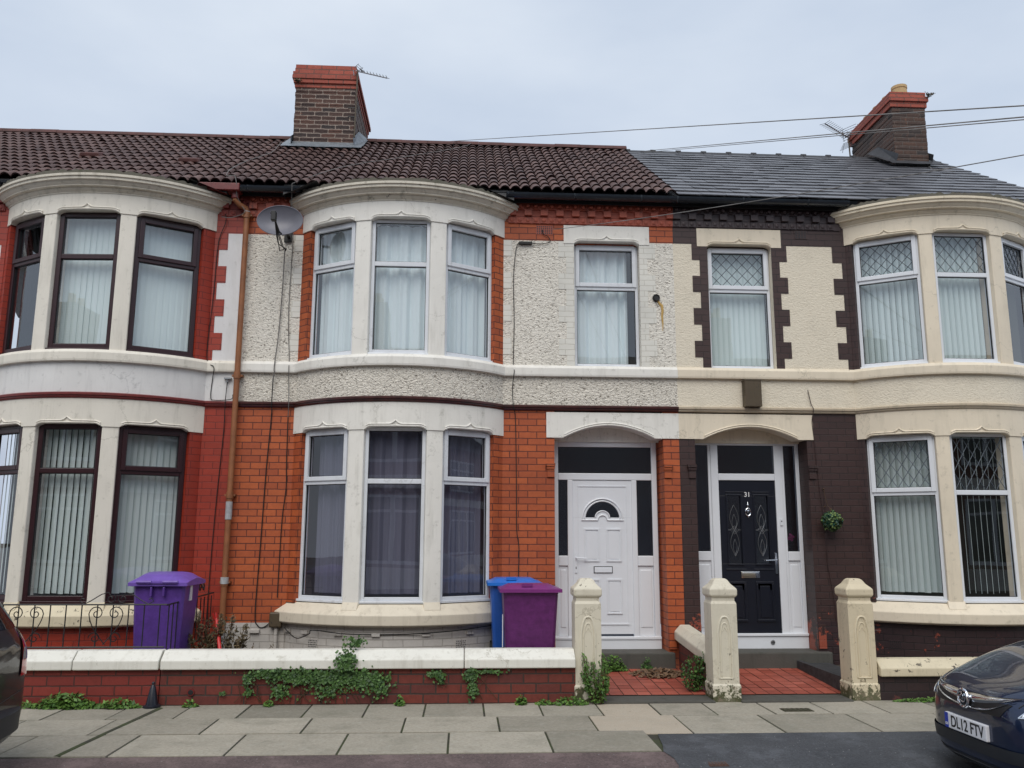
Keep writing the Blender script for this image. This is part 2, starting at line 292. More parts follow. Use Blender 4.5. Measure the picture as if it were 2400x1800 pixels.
# ---------------- mesh builder ----------------
BASE = {}
class MB:
    def __init__(s): s.v = []; s.f = []; s.uv = []; s.r = []; s.mi = []; s.xf = None
    def vert(s, p):
        s.v.append(tuple(p)); return len(s.v)-1
    def face(s, idx, uv=None, r=.5, mi=0):
        s.f.append(tuple(idx)); s.uv.append(uv); s.r.append(r); s.mi.append(mi)
    def poly(s, pts, uv=None, r=.5, mi=0): s.face([s.vert(p) for p in pts], uv, r, mi)
    def box(s, x0, x1, y0, y1, z0, z1, r=.5, mi=0):
        x0, x1 = min(x0,x1), max(x0,x1); y0, y1 = min(y0,y1), max(y0,y1)
        i = [s.vert(p) for p in ((x0,y0,z0),(x1,y0,z0),(x1,y1,z0),(x0,y1,z0),(x0,y0,z1),(x1,y0,z1),(x1,y1,z1),(x0,y1,z1))]
        for q in ((0,3,2,1),(4,5,6,7),(0,1,5,4),(1,2,6,5),(2,3,7,6),(3,0,4,7)): s.face([i[a] for a in q], None, r, mi)
    def hexa(s, c, r=.5, mi=0):      # 8 corners, bottom 4 then top 4
        i = [s.vert(p) for p in c]
        for q in ((0,3,2,1),(4,5,6,7),(0,1,5,4),(1,2,6,5),(2,3,7,6),(3,0,4,7)): s.face([i[a] for a in q], None, r, mi)
    def lbox(s, F, a0, a1, d0, d1, z0, z1, r=.5, mi=0):   # box in a local wall frame F=(O, u)
        O, u = F; n = Vector((u.y, -u.x))
        def p(a, d, z): q = O+u*a+n*d; return (q.x, q.y, z)
        s.hexa([p(a0,d0,z0),p(a1,d0,z0),p(a1,d1,z0),p(a0,d1,z0),p(a0,d0,z1),p(a1,d0,z1),p(a1,d1,z1),p(a0,d1,z1)], r, mi)
    def sweep(s, path, prof, closed=True, caps=True, r=.5, mi=0):
        """path: list of (x,y) in plan left to right; prof: (outward d, z)"""
        n = len(path); P = [Vector(p) for p in path]; rows = []; U = 0
        for i, p in enumerate(P):
            ta = (P[i]-P[i-1]).normalized() if i else None
            tb = (P[i+1]-P[i]).normalized() if i < n-1 else None
            if ta is None: ta = tb
            if tb is None: tb = ta
            na = Vector((ta.y,-ta.x)); nb = Vector((tb.y,-tb.x)); nn = (na+nb).normalized(); k = 1/max(.5, nn.dot(na))
            if i: U += (P[i]-P[i-1]).length
            rows.append((U, [s.vert((p.x+nn.x*d*k, p.y+nn.y*d*k, z)) for d, z in prof]))
        m = len(prof)
        for i in range(n-1):
            (u0, A), (u1, B) = rows[i], rows[i+1]
            x0 = path[0][0]
            for j in range(m if closed else m-1):
                k = (j+1) % m; z0, z1 = prof[j][1], prof[k][1]
                if abs(z0-z1) < 1e-4: z0, z1 = prof[j][0], prof[k][0]
                s.face([A[j], B[j], B[k], A[k]], [(x0+u0,z0),(x0+u1,z0),(x0+u1,z1),(x0+u0,z1)], r, mi)
        if caps and closed:
            s.face(rows[0][1], None, r, mi); s.face(rows[-1][1][::-1], None, r, mi)
    def tube(s, pts, rr=.01, n=6, closed=False, caps=True, r=.5, mi=0):
        P = [Vector(p) for p in pts]; N = len(P); rings = []
        prev = None
        for i in range(N):
            a = P[i-1] if (i or closed) else P[i]; b = P[(i+1) % N] if (i < N-1 or closed) else P[i]
            t = (b-a).normalized()
            if prev is None: ref = Vector((0,0,1)) if abs(t.z) < .9 else Vector((1,0,0)); x = t.cross(ref).normalized()
            else: x = (prev-t*prev.dot(t)).normalized()
            prev = x; y = t.cross(x); ri = rr[i] if isinstance(rr, (list, tuple)) else rr
            rings.append([s.vert(P[i]+x*ri*math.cos(2*math.pi*j/n)+y*ri*math.sin(2*math.pi*j/n)) for j in range(n)])
        for i in range(N if closed else N-1):
            A, B = rings[i], rings[(i+1) % N]
            for j in range(n): s.face([A[j], A[(j+1)%n], B[(j+1)%n], B[j]], None, r, mi)
        if caps and not closed: s.face(rings[0][::-1], None, r, mi); s.face(rings[-1], None, r, mi)
    def lathe(s, c, prof, n=16, axis='z', r=.5, mi=0):
        rings = []
        for rr, h in prof:
            ring = []
            for j in range(n):
                a = 2*math.pi*j/n; p = (rr*math.cos(a), rr*math.sin(a), h)
                if axis == 'y': p = (p[0], p[2], p[1])
                if axis == 'x': p = (p[2], p[0], p[1])
                ring.append(s.vert((c[0]+p[0], c[1]+p[1], c[2]+p[2])))
            rings.append(ring)
        for A, B in zip(rings, rings[1:]):
            for j in range(n): s.face([A[j], A[(j+1)%n], B[(j+1)%n], B[j]], None, r, mi)
        s.face(rings[0][::-1], None, r, mi); s.face(rings[-1], None, r, mi)
    def leaf(s, p, sz, nrm, r=None, asp=1.6):
        nrm = Vector(nrm).normalized(); a = nrm.cross(Vector((random.uniform(-1,1),random.uniform(-1,1),random.uniform(-1,1)))).normalized(); b = nrm.cross(a)
        p = Vector(p); a *= sz*asp*.5; b *= sz*.5
        s.poly([p-a, p-a*.1+b, p+a, p-a*.1-b], None, random.random() if r is None else r)
    def build(s, name, mats, parent=None, smooth=False, bevel=0, recalc=True, loc=None, angle=35):
        if not isinstance(mats, (list, tuple)): mats = [mats]
        me = bpy.data.meshes.new(name)
        base = BASE.get(parent.name, Vector((0,0,0))) if parent else Vector(loc or (0,0,0))
        V = [Vector(v) for v in s.v]
        if s.xf is not None: V = [s.xf @ v for v in V]
        me.from_pydata([tuple(v-base) for v in V], [], s.f)
        for m in mats: me.materials.append(M_[m])
        if recalc:
            bm = bmesh.new(); bm.from_mesh(me)
            bmesh.ops.recalc_face_normals(bm, faces=bm.faces); bm.to_mesh(me); bm.free()
        me.uv_layers.new(name='UVMap'); me.color_attributes.new('rnd', 'FLOAT_COLOR', 'CORNER')
        uvl = me.uv_layers['UVMap']; at = me.color_attributes['rnd']
        for p in me.polygons: p.use_smooth = smooth; p.material_index = s.mi[p.index]
        uvl = me.uv_layers['UVMap']; at = me.color_attributes['rnd']
        for p in me.polygons:
            uv = s.uv[p.index]; src = s.f[p.index]; rr = s.r[p.index]
            nx, ny, nz = map(abs, p.normal)
            for li in p.loop_indices:
                vi = me.loops[li].vertex_index
                if uv: t = uv[src.index(vi)]
                else:
                    w = V[vi]; t = (w.x, w.y) if nz > .7 else ((w.y, w.z) if nx > ny else (w.x, w.z))
                uvl.data[li].uv = t; at.data[li].color = (rr, rr, rr, 1)
        o = bpy.data.objects.new(name, me); C.objects.link(o)
        if parent: o.parent = parent
        else: o.location = base
        BASE[o.name] = base
        if bevel:
            b = o.modifiers.new('bevel', 'BEVEL'); b.width = bevel; b.segments = 2; b.limit_method = 'ANGLE'; b.angle_limit = rad(40); b.harden_normals = False
        if smooth and angle < 180:
            me.set_sharp_from_angle(angle=rad(angle))
        return o

def tag(o, label, cat=None, group=None):
    if label: o['label'] = label
    if cat: o['category'] = cat
    if group: o['group'] = group
    return o
def struct(o): o['kind'] = 'structure'; return o
def stuff(o): o['kind'] = 'stuff'; return o
def thing(name, loc, label, cat, group=None):
    o = bpy.data.objects.new(name, None); o.empty_display_size = .1; C.objects.link(o); o.location = loc; BASE[o.name] = Vector(loc)
    return tag(o, label, cat, group)
def text_mesh(txt, size, ext, mat, parent, M, name, sx=1.0):
    cu = bpy.data.curves.new('t', 'FONT'); cu.body = txt; cu.size = size; cu.extrude = ext; cu.align_x = 'CENTER'; cu.align_y = 'CENTER'
    cu.offset = size*.012
    ob = bpy.data.objects.new('t', cu); C.objects.link(ob); dg = bpy.context.evaluated_depsgraph_get()
    me = bpy.data.meshes.new_from_object(ob.evaluated_get(dg)); bpy.data.objects.remove(ob)
    base = BASE[parent.name]
    me.transform(Matrix.Translation(-base) @ M @ Matrix.Diagonal((sx,1,1,1))); me.materials.clear(); me.materials.append(M_[mat])
    o = bpy.data.objects.new(name, me); C.objects.link(o); o.parent = parent; BASE[o.name] = base; return o

# ---------------- bay geometry ----------------
RB = 1.785; CY = 1.185
def arc_pts(xc, s0, s1, n, r=RB):
    return [(xc+r*math.sin(s/RB), CY-r*math.cos(s/RB)) for s in [s0+(s1-s0)*i/n for i in range(n+1)]]
def rect(d0, d1, z0, z1): return [(d1,z0),(d1,z1),(d0,z1),(d0,z0)]
SA, SB_, SC_, SD = .385, .593, 1.335, 1.508

def lintel(m, xc, s0, s1, opens, zb, zt, rise, d0, d1, flat=False, n=90, tip=True):
    """stone lintel with a shouldered head over each opening and a raised label mould with an ogee tip"""
    def P(s, d):
        if flat: return (xc+s, -d)
        r = RB+d; return (xc+r*math.sin(s/RB), CY-r*math.cos(s/RB))
    def bz(s):
        for a, b in opens:
            if a < s < b:
                t = min(s-a, b-s)
                return zb+rise*min(1, math.sin(min(1, t/.09)*math.pi/2)) if rise < .1 else zb+rise*(1-((s-(a+b)/2)/((b-a)/2))**2)**1.0
        return zb
    ss = sorted(set([s0+(s1-s0)*i/n for i in range(n+1)]+[x for a,b in opens for x in (a,b)]))
    prev = None
    for s in ss:
        z = bz(s); r_ = [m.vert((*P(s,d1),z)), m.vert((*P(s,d1),zt)), m.vert((*P(s,d0),zt)), m.vert((*P(s,d0),z))]
        if prev:
            for j in range(4):
                k = (j+1)%4; m.face([prev[j], r_[j], r_[k], prev[k]])
        else: m.face(r_)
        prev = r_
    m.face(prev[::-1])
    for a, b in opens:
        w = b-a; pts = []; big = rise > .1
        a2, b2 = (a+.02, b-.02)
        for i in range(41):
            s = a2+(b2-a2)*i/40; z = bz(s)+(.028 if not big else .03); t = abs(s-(a+b)/2)
            if tip and t < .09: z += .045*(1-t/.09)**2.2
            pts.append((*P(s, d1+.004), z))
        m.tube(pts, .0105, 6)
        pts = [(*P(a2+(b2-a2)*i/30, d1+.002), bz(a2+(b2-a2)*i/30)+.006) for i in range(31)]
        m.tube(pts, .011, 5)

def frame_of(p0, p1): a = Vector(p0); b = Vector(p1); return (a, (b-a).normalized()), (b-a).length

def window(par, F, w, z0, z1, zt, fm, sash=True, lattice=False, blind='slats', bm='blind', gl='glass', label=None, slat=(.089, 25), side=0, dirty=None, seed=0):
    rr = random.Random(seed); m = MB(); fw_, d0, d1 = (.058 if fm == 'brownpvc' else .042), -.075, 0
    m.lbox(F, 0, fw_, d0, d1, z0, z1); m.lbox(F, w-fw_, w, d0, d1, z0, z1)
    m.lbox(F, fw_, w-fw_, d0, d1+.001, z1-fw_, z1); m.lbox(F, fw_, w-fw_, d0, d1+.001, z0, z0+fw_)
    m.lbox(F, fw_, w-fw_, d0, d1+.002, zt-.03, zt+.03)
    m.lbox(F, -.012, w+.012, d0, d1+.03, z0-.03, z0+.001)
    g0, g1 = fw_, w-fw_
    if sash:
        a0, a1, b0, b1 = fw_-.018, w-fw_+.018, zt+.014, z1-fw_+.018
        m.lbox(F, a0, a0+.055, d0+.01, d1+.02, b0, b1); m.lbox(F, a1-.055, a1, d0+.01, d1+.02, b0, b1)
        m.lbox(F, a0+.055, a1-.055, d0+.01, d1+.021, b1-.055, b1); m.lbox(F, a0+.055, a1-.055, d0+.01, d1+.021, b0, b0+.055)
        t0, t1, tz0, tz1 = a0+.055, a1-.055, b0+.055, b1-.055
    else: t0, t1, tz0, tz1 = g0, g1, zt+.03, z1-fw_
    f = m.build('window', fm, par, bevel=.006)
    if label: f['label'] = label
    gk = MB()
    for (a0, a1, b0, b1, dd) in ((t0,t1,tz0,tz1,-.012),(g0,g1,z0+fw_,zt-.03,-.02)):
        q = .007
        gk.lbox(F, a0, a0+q, dd-.02, dd, b0, b1); gk.lbox(F, a1-q, a1, dd-.02, dd, b0, b1)
        gk.lbox(F, a0+q, a1-q, dd-.02, dd, b0, b0+q); gk.lbox(F, a0+q, a1-q, dd-.02, dd, b1-q, b1)
    gk.build('glazing_seal', 'gasket', f)
    for (a0, a1, b0, b1) in ((t0,t1,tz0,tz1),(g0,g1,z0+fw_,zt-.03)):
        p = MB(); O, u = F; n = Vector((u.y,-u.x)); q = [(O+u*a+n*-.03) for a in (a0,a1)]
        p.poly([(q[0].x,q[0].y,b0),(q[1].x,q[1].y,b0),(q[1].x,q[1].y,b1),(q[0].x,q[0].y,b1)])
        p.build('pane', gl, f, recalc=False)
    if lattice:
        L = MB(); O, u = F; n = Vector((u.y,-u.x)); W_, H_ = t1-t0, tz1-tz0; px = W_/5; pz = H_/3.0
        def seg(a, b, c, d):
            # clip to rect
            A, B = Vector((a,b)), Vector((c,d)); tt0, tt1 = 0., 1.
            for ax, lo, hi in ((0,0,W_),(1,0,H_)):
                dv = B[ax]-A[ax]
                if abs(dv) < 1e-9: continue
                ta, tb = (lo-A[ax])/dv, (hi-A[ax])/dv
                if ta > tb: ta, tb = tb, ta
                tt0, tt1 = max(tt0,ta), min(tt1,tb)
            if tt0 >= tt1-1e-3: return
            p0, p1 = A+(B-A)*tt0, A+(B-A)*tt1; pts = []
            for p in (p0, p1): q = O+u*(t0+p.x)+n*-.024; pts.append((q.x,q.y,tz0+p.y))
            L.tube(pts, .0042, 4)
        for i in range(-6, 12):
            seg(i*px, 0, i*px+px*3.0, H_); seg(i*px, 0, i*px-px*3.0, H_)
        L.build('lead_lattice', 'lead', f)
    b = MB(); zb0, zb1 = z0+.07, z1-.03
    if blind == 'slats':
        sw, ang = slat; a = .05; i = 0
        O, u = F; n = Vector((u.y,-u.x))
        while a < w-.05:
            th = rad(ang+rr.uniform(-3,3)); hx = u*(math.cos(th)*sw*.5)+n*(math.sin(th)*sw*.5); c = O+u*(a)+n*-.17
            top, bot = zb1, zb0+rr.uniform(0,.012)
            p0, p1 = c-hx, c+hx; pm = c+n*.008
            b.poly([(p0.x,p0.y,bot),(pm.x,pm.y,bot),(pm.x,pm.y,top),(p0.x,p0.y,top)]); b.poly([(pm.x,pm.y,bot),(p1.x,p1.y,bot),(p1.x,p1.y,top),(pm.x,pm.y,top)])
            a += .076; i += 1
        b.lbox(F, .03, w-.03, -.2, -.14, zb1-.01, zb1+.02)
        b.build('blind', bm, f, smooth=True, recalc=False)
    else:
        O, u = F; n = Vector((u.y,-u.x)); N = 60; prev = None; ph = rr.uniform(0,6)
        lo, hi = blind
        for i in range(N+1):
            a = lo*w+(hi-lo)*w*i/N; dd = -.16+.022*math.sin(a*34+ph+1.5*math.sin(a*9))+.012*math.sin(a*71+ph)
            q = O+u*a+n*dd; cur = [b.vert((q.x,q.y,zb0)), b.vert((q.x,q.y,zb1))]
            if prev: b.face([prev[0],cur[0],cur[1],prev[1]])
            prev = cur
        b.build('curtain', bm, f, smooth=True, recalc=False)
    return f

def quoin_groups(z0, z1):
    g = .226; z = z1; i = 0; out = []
    while z > z0+.02: out.append((max(z0, z-g), z, i)); z -= g; i += 1
    return out

def jamb_caps(m, X, uu, sd):
    """moulded cap and stop of the chamfered doorway shaft"""
    m.box(X(uu-sd*.10), X(uu-sd*.005), -.028, 0.0, .32, .62)
    m.box(X(uu-sd*.115), X(uu+sd*.004), -.050, .02, 2.60, 2.635)
    m.box(X(uu-sd*.105), X(uu+sd*.002), -.036, .02, 2.565, 2.60)
    m.box(X(uu-sd*.095), X(uu-sd*.004), -.022, .02, 2.46, 2.565)

def house(cfg):
    X0, sg, bc, uend = cfg['x0'], cfg['sg'], cfg['bc'], cfg['uend']
    E0, E1, E2, E3, E4, E5 = cfg.get('edges', (-SC_,-SB_,-SA,SA,SB_,SC_))
    X = lambda u: X0+sg*u
    xc = X(bc)
    H = thing('terraced_house', (X(2.8), 0, 0), cfg['label'], 'house', 'houses of the terrace'); h = cfg
    bl, br = bc-1.335, bc+1.335            # bay edges (local u)
    DU0, DU1, WU0, WU1 = cfg.get('door', (.21, 1.64)) + cfg.get('win', (.47, 1.36))
    T = .3
    ue = uend
    # lower wall
    m = MB()
    if cfg.get('vis_door', True):
        m.box(X(0), X(DU0), 0, T, .28, 3.33); m.box(X(0), X(DU0), T, .42, .0, 3.33)
        jamb_caps(m, X, DU0, 1); m.build('wall', h['brick'], H); m = MB()
        m.box(X(DU1), X(bl), 0, T, .1, 3.33); m.box(X(DU1), X(DU1+.12), T, .42, .0, 3.33); jamb_caps(m, X, DU1, -1)
    else: m.box(X(0), X(bl), 0, T, .1, 3.33)
    m.build('wall', h['brick'], H)
    m = MB(); m.box(X(br), X(ue), 0, T, 0 if h['plinth']==h['brick'] else .65, 3.33); m.build('wall', h['brick'], H)
    for s0, s1 in ((-1.58,E0),(E5,1.58)):
        m = MB(); m.sweep(arc_pts(xc, s0, s1, 6), rect(-.16, 0, .90, 3.0)); m.build('bay_jamb', h['brick'], H)
    m = MB()
    # side and back walls
    if cfg.get('gable'):
        gx = X(ue)
        m.box(gx-.3*sg, gx, T, 6.4, 0, 6.2)
        m.poly([(gx,0.05,6.2),(gx,6.4,6.2),(gx,3.2,8.35)]); m.poly([(gx-.3*sg,0.05,6.2),(gx-.3*sg,6.4,6.2),(gx-.3*sg,3.2,8.35)])
    if cfg.get('gable'): m.build('gable_wall', h['brick'], H)
    m = MB(); m.box(X(0), X(ue), 6.4, 6.6, 0, 6.2); m.build('back_wall', h['brick'], H)
    # plinth
    m = MB()
    if h['plinth'] != h['brick']:
        m.box(X(DU1), X(bl), -.012, 0, .1, .65); m.build('plinth', h['plinth'], H); m = MB()
        m.box(X(br), X(ue), -.012, T, .0, .65); m.build('plinth', h['plinth'], H); m = MB()
    m.sweep(arc_pts(xc, -1.62, 1.62, 30), rect(-.25, .0, 0, .66))
    m.build('plinth', h['plinth'], H)
    # weep ledges and vents in the plinth
    if h.get('ledges'):
        for i, s in enumerate((-1.42, -1.1, -.62, -.16, .42, .98, 1.36)):
            m = MB(); F, w = frame_of(arc_pts(xc, s-.05, s+.05, 1)[0], arc_pts(xc, s-.05, s+.05, 1)[1]); m.lbox(F, 0, w, -.02, .03, .545, .585)
            m.build('weep_brick', h['plinth'], H, bevel=.004)
        m = MB(); m.box(X(br+.30), X(br+.42), -.045, 0, .53, .57); m.build('weep_brick', h['plinth'], H, bevel=.004)
    for s, z in h.get('vents', ()):
        m = MB(); q = arc_pts(xc, s-.075, s+.075, 1); F, w = frame_of(*q); m.lbox(F, 0, w, -.02, .006, z, z+.105, mi=0)
        for a in range(6):
            for b in range(4): m.lbox(F, .012+a*.0225+(.006 if b%2 else 0), .024+a*.0225+(.006 if b%2 else 0), .004, .0075, z+.012+b*.0225, z+.024+b*.0225, mi=1)
        m.build('air_vent', [h['plinth'], 'gasket'], H)
    # render band between storeys (follows the bay)
    wl = [(min(X(0),X(ue)), 0)]; wr = [(max(X(0),X(ue)), 0)]
    full = wl+arc_pts(xc, -SD, SD, 28)+wr
    m = MB(); m.sweep(full, rect(-.28, 0, 3.33, 3.90)); m.build('render_band', h['band'], H)
    m = MB(); m.sweep(full, [(-.05,3.325),(.022,3.325),(.034,3.34),(.034,3.355),(.052,3.362),(.052,3.385),(.03,3.397),(-.05,3.397)])
    m.build('moulding', h['mould'], H, smooth=True)
    m = MB(); m.sweep(full, [(-.1,3.775),(.05,3.775),(.055,3.80),(.055,3.885),(.02,3.925),(-.1,3.935)]); m.build('sill_course', h['sillc'], H, bevel=.004)
    # bay lower sill
    m = MB(); m.sweep(arc_pts(xc, -1.60, 1.60, 32), [(-.2,.655),(.075,.655),(.105,.675),(.105,.79),(-.03,.905),(-.2,.91)])
    for s in ((E1+E2)/2, (E3+E4)/2):
        pp = arc_pts(xc, s-.10, s+.10, 3); m.sweep(pp, [(-.12,.8),(.05,.84),(-.005,.94),(-.12,.94)])
    m.build('bay_sill', h['sill'], H, bevel=.008)
    # mullions
    for (za, zb_) in ((.90, 2.99), (3.90, 5.68)):
        for s0, s1 in ((E1,E2),(E3,E4)):
            m = MB(); m.sweep(arc_pts(xc, s0, s1, 4), [(0.0,za),(0.0,zb_),(-.24,zb_),(-.24,za)]); m.build('mullion', h['stone'], H, bevel=.012)
    # lower & upper bay lintels
    opens = [(E0+.02,E1),(E2,E3),(E4,E5-.02)]
    m = MB(); lintel(m, xc, -SD-.005, SD+.005, opens, 2.985, 3.325, .038, -.26, .012); m.build('bay_lintel', h['stone'], H)
    m = MB(); lintel(m, xc, -SD-.005, SD+.005, opens, 5.675, 5.96, .036, -.26, .012); m.build('bay_lintel', h['stone'], H)
    # cornice + weathering
    m = MB(); m.sweep(arc_pts(xc, -1.60, 1.60, 36), [(-.2,5.925),(.022,5.925),(.022,5.94),(.045,5.955),(.06,5.975),(.06,5.987),(.105,5.992),(.105,6.005),(.135,6.03),(.145,6.05),(.170,6.052),(.170,6.085),(.188,6.09),(.188,6.12),(.15,6.138),(-.2,6.14)])
    m.build('cornice', h['corn'], H, smooth=True, angle=24)
    m = MB(); pts = arc_pts(xc, -1.56, 1.56, 90, RB+.170); n = len(pts); rr = random.Random(3)
    f0 = [m.vert((x, y, 6.11)) for x, y in pts]; fr = [m.vert((x, y, 6.150+rr.uniform(0,.030))) for x, y in pts]; bk = [m.vert((x, max(y+.12,0.06) if y > -.35 else y+.35, 6.19)) for x, y in pts]; b2 = [m.vert((x, .35, 6.24)) for x, y in pts]
    for i in range(n-1): m.face([f0[i],f0[i+1],fr[i+1],fr[i]]); m.face([fr[i],fr[i+1],bk[i+1],bk[i]]); m.face([bk[i],bk[i+1],b2[i+1],b2[i]])
    m.build('bay_roof', 'moss', H, smooth=True)
    # bay inner floor/ceiling & room back
    m = MB(); m.box(X(bl)+0, X(br), .75, .8, .6, 5.9); m.sweep(arc_pts(xc, -1.5, 1.5, 16), [(-.3,3.36),(-.3,3.40),(-1.0,3.40),(-1.0,3.36)])
    m.build('interior', 'roomdark' if h.get('darkroom') else 'room', H)
    # upper wall
    for a, b in ((0, WU0), (WU1, bl), (br, ue)):
        m = MB(); m.box(X(a), X(b), 0, T, 3.9, 5.65); m.build('upper_wall', h['dash'], H)
    m = MB(); la, lb = WU0-.14, WU1+.14
    m.box(X(0), X(la), 0, T, 5.65, 6.2); m.box(X(lb), X(bl), 0, T, 5.65, 6.2); m.box(X(la), X(lb), 0, T, 5.874, 6.2)
    m.box(X(la), X(lb), .1, T, 5.62, 5.874); m.build('eaves_brickwork', h['brick'], H)
    m = MB(); m.box(X(br), X(ue), 0, T, 5.65, 6.2); m.build('eaves_brickwork', h['brick'], H)
    for s0, s1 in ((-1.58,E0),(E5,1.58)): m = MB(); m.sweep(arc_pts(xc, s0, s1, 6), rect(-.16, 0, 3.90, 5.70)); m.build('bay_jamb', h['brick'], H)
    if not h.get('gable') or True:
        m = MB(); m.box(X(bl), X(br), T-.1, T, 5.9, 6.2); m.build('wall_plate', 'fascia', H)
    # frieze
    for (ua, ub) in ((0.0, bl-.06), (br+.06, ue)):
        m = MB(); rr = random.Random(5); xa, xb = sorted((X(ua), X(ub)))
        m.box(xa, xb, -.016, 0, 5.885, 5.982)
        x = xa+.05
        while x < xb-.04:
            m.box(x-.044, x+.044, -.026, -.016, 5.892, 5.975); m.lathe((x,-.026,5.933), [(.03,-.006),(.026,-.009),(.01,-.012)], 7, 'y'); x += .108
        m.box(xa, xb, -.02, 0, 5.985, 6.072)
        x = xa; j = 0
        while x < xb-.05:
            if j % 2 == 0: m.box(x+.004, min(x+.104,xb), -.062, -.02, 5.99, 6.07)
            x += .108; j += 1
        m.box(xa, xb, -.035, 0, 6.075, 6.18)
        x = xa+.05
        while x < xb-.04:
            m.lathe((x,-.035,6.125), [(.030,-.004),(.026,-.022),(.014,-.034)], 8, 'y')
            m.tube([(x+.045*math.cos(t), -.045, 6.14+.058*math.sin(t)) for t in [math.pi+math.pi*q/8 for q in range(9)]], .007, 4); x += .108
        m.build('eaves_frieze', h['frieze'], H)
    # quoins
    q = h['quoinpr']; sides = [(bl,-1,h['bayq']),(br,1,h['bayq'])]
    if cfg.get('vis_win', True): sides += [(WU0,-1,(.215,.11)),(WU1,1,(.215,.11))]
    for u, d, ww in sides:
        m = MB()
        for z0, z1, i in quoin_groups(3.93, 5.65):
            w = ww[i % 2]
            if w: m.box(X(u), X(u+d*w), -q, 0, z0, z1)
            if not ww[1] and i % 2 == 0: m.build('quoin', h['quoin'], H); m = MB()
        if m.v: m.build('quoin', h['quoin'], H)
    # fascia, soffit, gutter
    ga = [(0.0, bl-.02), (br+.02, ue)]
    for ua, ub in ga:
        xa, xb = sorted((X(ua), X(ub))); m = MB(); m.box(xa, xb, -.10, 0, 6.18, 6.23); m.box(xa,xb,-.12,-.10,6.14,6.24); m.build('fascia', 'fascia', H)
        m = MB(); N = 8; dz = h.get('sag', 0)
        for k in range(2):
            r_ = .068 if k == 0 else .060
            pa = [(-.215+r_*math.cos(math.pi+math.pi*i/N), 6.222+r_*math.sin(math.pi+math.pi*i/N)) for i in range(N+1)]
            for (y0,z0),(y1,z1) in zip(pa, pa[1:]): m.poly([(xa,y0,z0),(xb,y0,z0+dz),(xb,y1,z1+dz),(xa,y1,z1)])
        for xx in [xa+.02+i*.9 for i in range(int((xb-xa)/.9)+1)]:
            m.tube([(xx, -.215+.071*math.cos(math.pi+math.pi*i/N), 6.222+.071*math.sin(math.pi+math.pi*i/N)) for i in range(N+1)], .012, 4)
        m.build('gutter', h.get('gut', 'gutter'), H, smooth=True)
    # upper lintel + window
    if cfg.get('vis_win', True):
        m = MB(); xm = (X(WU0)+X(WU1))/2; lintel(m, xm, -(WU1-WU0)/2-.14, (WU1-WU0)/2+.14, [(-.45,.45)], 5.618, 5.874, .04, -.1, .014, True, 60); m.build('lintel', h['stone'], H)
        xa = min(X(WU0), X(WU1)); F = (Vector((xa+.004, .10)), Vector((1,0)))
        window(H, F, WU1-WU0-.008, 3.935, 5.64, h['tr'][2], h['fm'], True, h.get('lat', False), *h['upblind'], seed=3)
        m = MB(); m.box(X(WU0-.3), X(WU1+.3), .9, .95, 3.6, 5.9); m.build('interior', 'room', H)
    # bay windows
    for (fl, z0, z1, tr, bl_) in ((0, .945, 3.05, h['tr'][0], h['lowblind']), (1, 3.955, 5.735, h['tr'][1], h['bayblind'])):
        for j, (s0, s1) in enumerate(((E0,E1),(E2,E3),(E4,E5))):
            p = arc_pts(xc, s0, s1, 1, RB-.055); F, w = frame_of(p[0], p[1]); F = (F[0]+F[1]*.003, F[1])
            window(H, F, w-.006, z0, z1-.03, tr, h['fm'], (j != 1) and h.get('sash', True), h.get('lat', False), *bl_[j], seed=fl*3+j)
    # door set
    if cfg.get('vis_door', True):
        m = MB(); xm = (X(DU0)+X(DU1))/2; hw = (DU1-DU0)/2
        lintel(m, xm, -hw-h['dl'][0], hw+h['dl'][1], [(-hw+.11,hw-.11)], 2.972, 3.305, .165, -.26, .012, True, 80, tip=False); m.build('door_lintel', h['stone'], H)
        m = MB(); m.box(X(DU0-.05), X(DU1+.05), .27, .3, 2.95, 3.25); m.build('door_head', h['stone'], H)
        m = MB(); m.box(X(DU0-.1), X(DU1+.1), 1.3, 1.35, 0, 3.3); m.build('interior', 'roomdark', H)
        h['doorf'](H, X, DU0, DU1)
    # roof
    h['rooff'](H, X, ue, h)
    # boundary with soft chimney etc.
    return H

# ---------------- doors ----------------
def panel(m, x0, x1, y, z0, z1, b=.018, dp=.012, mi=0):
    """raised bead rectangle on a door (y = face, outwards is -y)"""
    m.box(x0, x1, y-dp, y+.002, z1-b, z1, mi=mi); m.box(x0, x1, y-dp, y+.002, z0, z0+b, mi=mi)
    m.box(x0, x0+b, y-dp*.9, y+.002, z0+b, z1-b, mi=mi); m.box(x1-b, x1, y-dp*.9, y+.002, z0+b, z1-b, mi=mi)
    m.box(x0+b*1.9, x1-b*1.9, y-dp*.5, y+.002, z0+b*1.9, z1-b*1.9, mi=mi)

